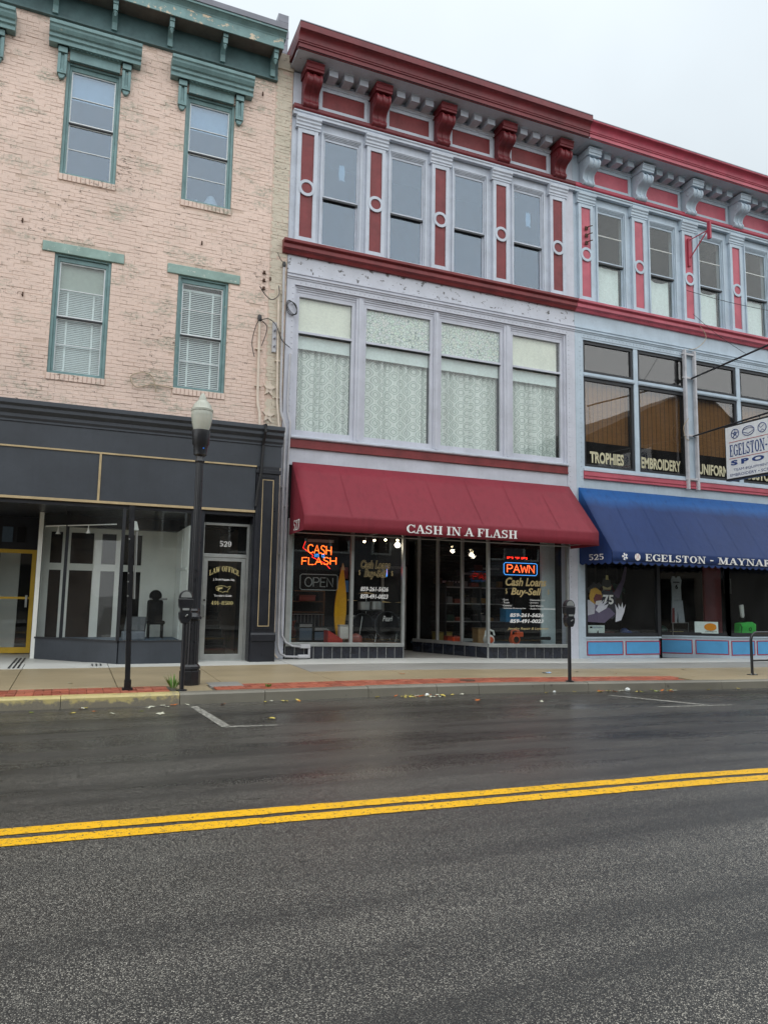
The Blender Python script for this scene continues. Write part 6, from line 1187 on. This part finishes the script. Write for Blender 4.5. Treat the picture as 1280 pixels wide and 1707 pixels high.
t = thing('baseball_cap', 'dark baseball cap on the ledge under the players poster', 'cap', (13.3,.5,.44)); MB().ball((13.3,.5,.56), .12, 14, .8).build('crown', 'navy', t, True); MB().disc(13.3, .5, .1, .3, .31).build('badge', 'navy', t); MB().plate([(13.24,.50),(13.36,.50),(13.30,.60)], .36, .365).build('triangle_mark', 'white', t)
t = thing('wall_photo', 'framed black and white photo behind the right-hand sports window', 'picture', (17.35,.9,1.7)); MB().frame(17.25, 17.5, 1.62, 2.05, .02, .86, .89).build('frame', 'alud', t); MB().box(17.27, 17.48, .88, .885, 1.64, 2.03).build('print', 'darker', t)
t = thing('display_case', 'low glass case of trophies on the angled window ledge', 'case', (15.4,.8,.42)); MB().frame(15.05, 15.62, .43, .8, .015, .62, .64).build('frame', 'alud', t); MB().box(15.12, 15.5, .7, .8, .43, .56).build('pennant_box', flat('pennant_yellow', (150, 140, 70), .6), t)
# table lamp glimpsed in the upper window
t = thing('table_lamp', 'pale bell-shaped lampshade behind the right upper window', 'lamp', (2.26,.6,9.3)); MB().lathe([(.21,9.66),(.15,9.76),(.10,9.86),(.07,9.92)], (2.26,.5,0), 20).build('shade', 'shade', t, True); MB().lathe([(.07,9.2),(.03,9.3),(.035,9.5),(.02,9.66)], (2.26,.5,0), 12).build('stem', 'white', t, True)
t = thing('candlestick', 'thin pale candlestick beside the lampshade in the upper window', 'candlestick', (1.95,.5,9.3)); MB().lathe([(.05,9.3),(.02,9.35),(.02,9.74),(.03,9.76),(.03,9.79)], (1.95,.5,0), 10).build('stick', 'white', t, True); MB().lathe([(.06,9.28),(.055,9.31)], (1.95,.5,0), 10).build('foot', 'white', t)
# dark chair-shaped figure behind the 529 display
t = thing('dark_figure', 'dark chair-shaped figure with round top among boxes behind the 529 display glass', 'chair', (1.62,1.1,.42)); MB().ball((1.62,1.2,1.28), .13, 12, 1.).build('headrest', 'darker', t, True); MB().box(1.46, 1.78, 1.15, 1.25, .75, 1.2).build('backrest', 'darker', t, bevel=.04); MB().box(1.46, 1.8, .85, 1.25, .70, .78).build('seat', 'darker', t, bevel=.03)
for a, b in ((1.49,.9),(1.76,.9),(1.49,1.2),(1.76,1.2)): MB().box(a-.015, a+.015, b-.015, b+.015, .42, .72).build('leg', 'darker', t)
MB().box(1.5, 1.85, 1.12, 1.15, 1.2, 1.24).build('crossbar', 'alud', t)
t = thing('file_box', 'grey plastic tote lying behind the 529 display glass', 'box', (1.15,.6,.42)); MB().box(.95, 1.38, .4, .7, .42, .58).build('body', flat('tote_grey', (120, 126, 134), .5), t, bevel=.02); MB().ext([(.98,.72),(1.36,.72),(1.40,.80),(1.02,.80)], lambda x, y: (x, y, .45), lambda x, y: (x+.05, y+.05, .86)).build('leaning_lid', flat('lid_grey', (96, 100, 104), .5), t)
# silver car parked across the street, seen only as a reflection
car = thing('parked_car', 'silver hatchback parked across the street mirrored in the shop glass', 'car', (-6.2,-14.9,gz(-6.2,-14.9))); cz = gz(-6.2,-14.9); cb = flat('silver_car_paint', (178, 184, 190), .2, .5)
side = [(-2.15,.35),(-2.2,.7),(-2.0,.92),(-1.3,1.0),(-.55,1.42),(.2,1.48),(1.1,1.40),(1.75,1.02),(2.1,.92),(2.15,.4)]
MB().ext(side, lambda a, b: (-6.2+a, -15.75, cz+b), lambda a, b: (-6.2+a, -14.05, cz+b)).build('body', cb, car, bevel=.08)
MB().ext([(-1.05,1.02),(-.5,1.36),(.2,1.41),(1.0,1.33),(1.4,1.04)], lambda a, b: (-6.2+a, -14.04, cz+b), lambda a, b: (-6.2+a, -14.03, cz+b)).build('side_window', 'darker', car)
for a in (-1.35, 1.35):
    for y_ in (-15.75, -14.05):
        wz = MB().lathe([(.32,-.1),(.32,.1)], (-6.2+a, y_, cz+.32), 20, axis='y').build('wheel', 'darker', car, True); MB().lathe([(.2,-.11),(.2,.11)], (-6.2+a, y_, cz+.32), 16, axis='y').build('rim', 'alu', wz, True)
for y_ in (-15.5, -14.35): MB().box(-4.12, -4.03, y_-.15, y_+.15, cz+.62, cz+.76).build('headlight', 'white', car)

# more stock crowding the pawn shop displays
t = thing('guitar', 'sunburst electric guitar leaning at the back of the left display', 'guitar', (4.55,1.2,.33)); MB().plate([(4.42,.42),(4.66,.42),(4.70,.55),(4.62,.66),(4.68,.80),(4.56,.76),(4.46,.82),(4.47,.66),(4.38,.55)], 1.18, 1.23).build('body', flat('guitar_sunburst', (110, 48, 20), .25), t, bevel=.012); MB().box(4.535, 4.575, 1.165, 1.185, .7, 1.32).build('neck', 'wood', t); MB().plate([(4.52,1.32),(4.59,1.32),(4.61,1.46),(4.50,1.45)], 1.165, 1.185).build('headstock', 'darker', t)
for x, z, h, lb in ((4.8,.33,.42,'black guitar amplifier in the left display nearest the bars'), (5.15,.33,.34,'smaller black amplifier beside the red ramp')):
    t = thing('amplifier', lb, 'amplifier', (x, .9, z)); MB().box(x-.17, x+.17, .85, 1.05, z, z+h).build('cabinet', 'darker', t, bevel=.015); MB().box(x-.14, x+.14, .84, .85, z+.04, z+h-.12).build('grille', 'roomgrey', t); MB().box(x-.14, x+.14, .838, .85, z+h-.09, z+h-.03).build('control_panel', 'alud', t)
t = thing('chainsaw', 'orange chainsaw standing behind the entry-side glass', 'chainsaw', (8.62,.95,.25)); MB().box(8.5, 8.72, .9, 1.02, .27, .42).build('body', flat('saw_orange', (190, 64, 24), .4), t, bevel=.02); MB().plate([(8.72,.30),(9.05,.32),(9.07,.35),(9.05,.38),(8.72,.40)], .95, .965).build('guide_bar', 'alu', t); MB().tube([(8.52,.96,.42),(8.54,.96,.52),(8.68,.96,.52),(8.72,.96,.42)], .014).build('handle', 'darker', t, True)
for i, (x, z, c, nm) in enumerate(((8.78,1.72,(60,46,30),'brown'), (9.4,1.95,(34,34,36),'black'), (10.0,2.1,(90,30,24),'dark red'))):
    t = thing('hedge_trimmer', nm+' hedge trimmer hung on the slat wall above the shelves', 'trimmer', (x, 2.5, z)); MB().box(x, x+.22, 2.45, 2.58, z, z+.16).build('body', flat('trimmer_shell', c, .4), t, bevel=.02); MB().box(x+.22, x+.75, 2.49, 2.51, z+.04, z+.09).build('blade', 'alu', t); MB().tube([(x+.03,2.5,z+.16),(x+.06,2.5,z+.25),(x+.18,2.5,z+.25),(x+.2,2.5,z+.16)], .014).build('handle', 'darker', t, True)
for i, (x, c, lb) in enumerate(((11.9,(60,58,70),'grey shoe box'), (12.75,(110,34,40),'dark red shoe box'), (13.6,(36,60,90),'dark blue shoe box'))):
    crate(lb+' on the ledge of the poster window', x, x+.3, .6, .8, .44, .56, c, 'shoe_box')
for i, (x, c, lb) in enumerate(((12.9,(130,130,136),'pale grey'), (13.25,(120,30,36),'dark red'), (13.6,(40,70,60),'dark green'))):
    t = thing('hanging_shirt', lb+' sports shirt hanging at the back of the poster window', 'shirt', (x, 1.1, 1.2)); MB().plate([(x-.15,1.2),(x+.15,1.2),(x+.15,1.62),(x+.25,1.55),(x+.28,1.66),(x+.1,1.84),(x,1.8),(x-.1,1.84),(x-.28,1.66),(x-.25,1.55),(x-.15,1.62)], 1.08, 1.11).build('body', flat('shirt_cloth', c, .8), t, bevel=.008); MB().tube([(x,1.1,1.84),(x,1.1,2.3)], .005).build('hanger', 'wire', t)
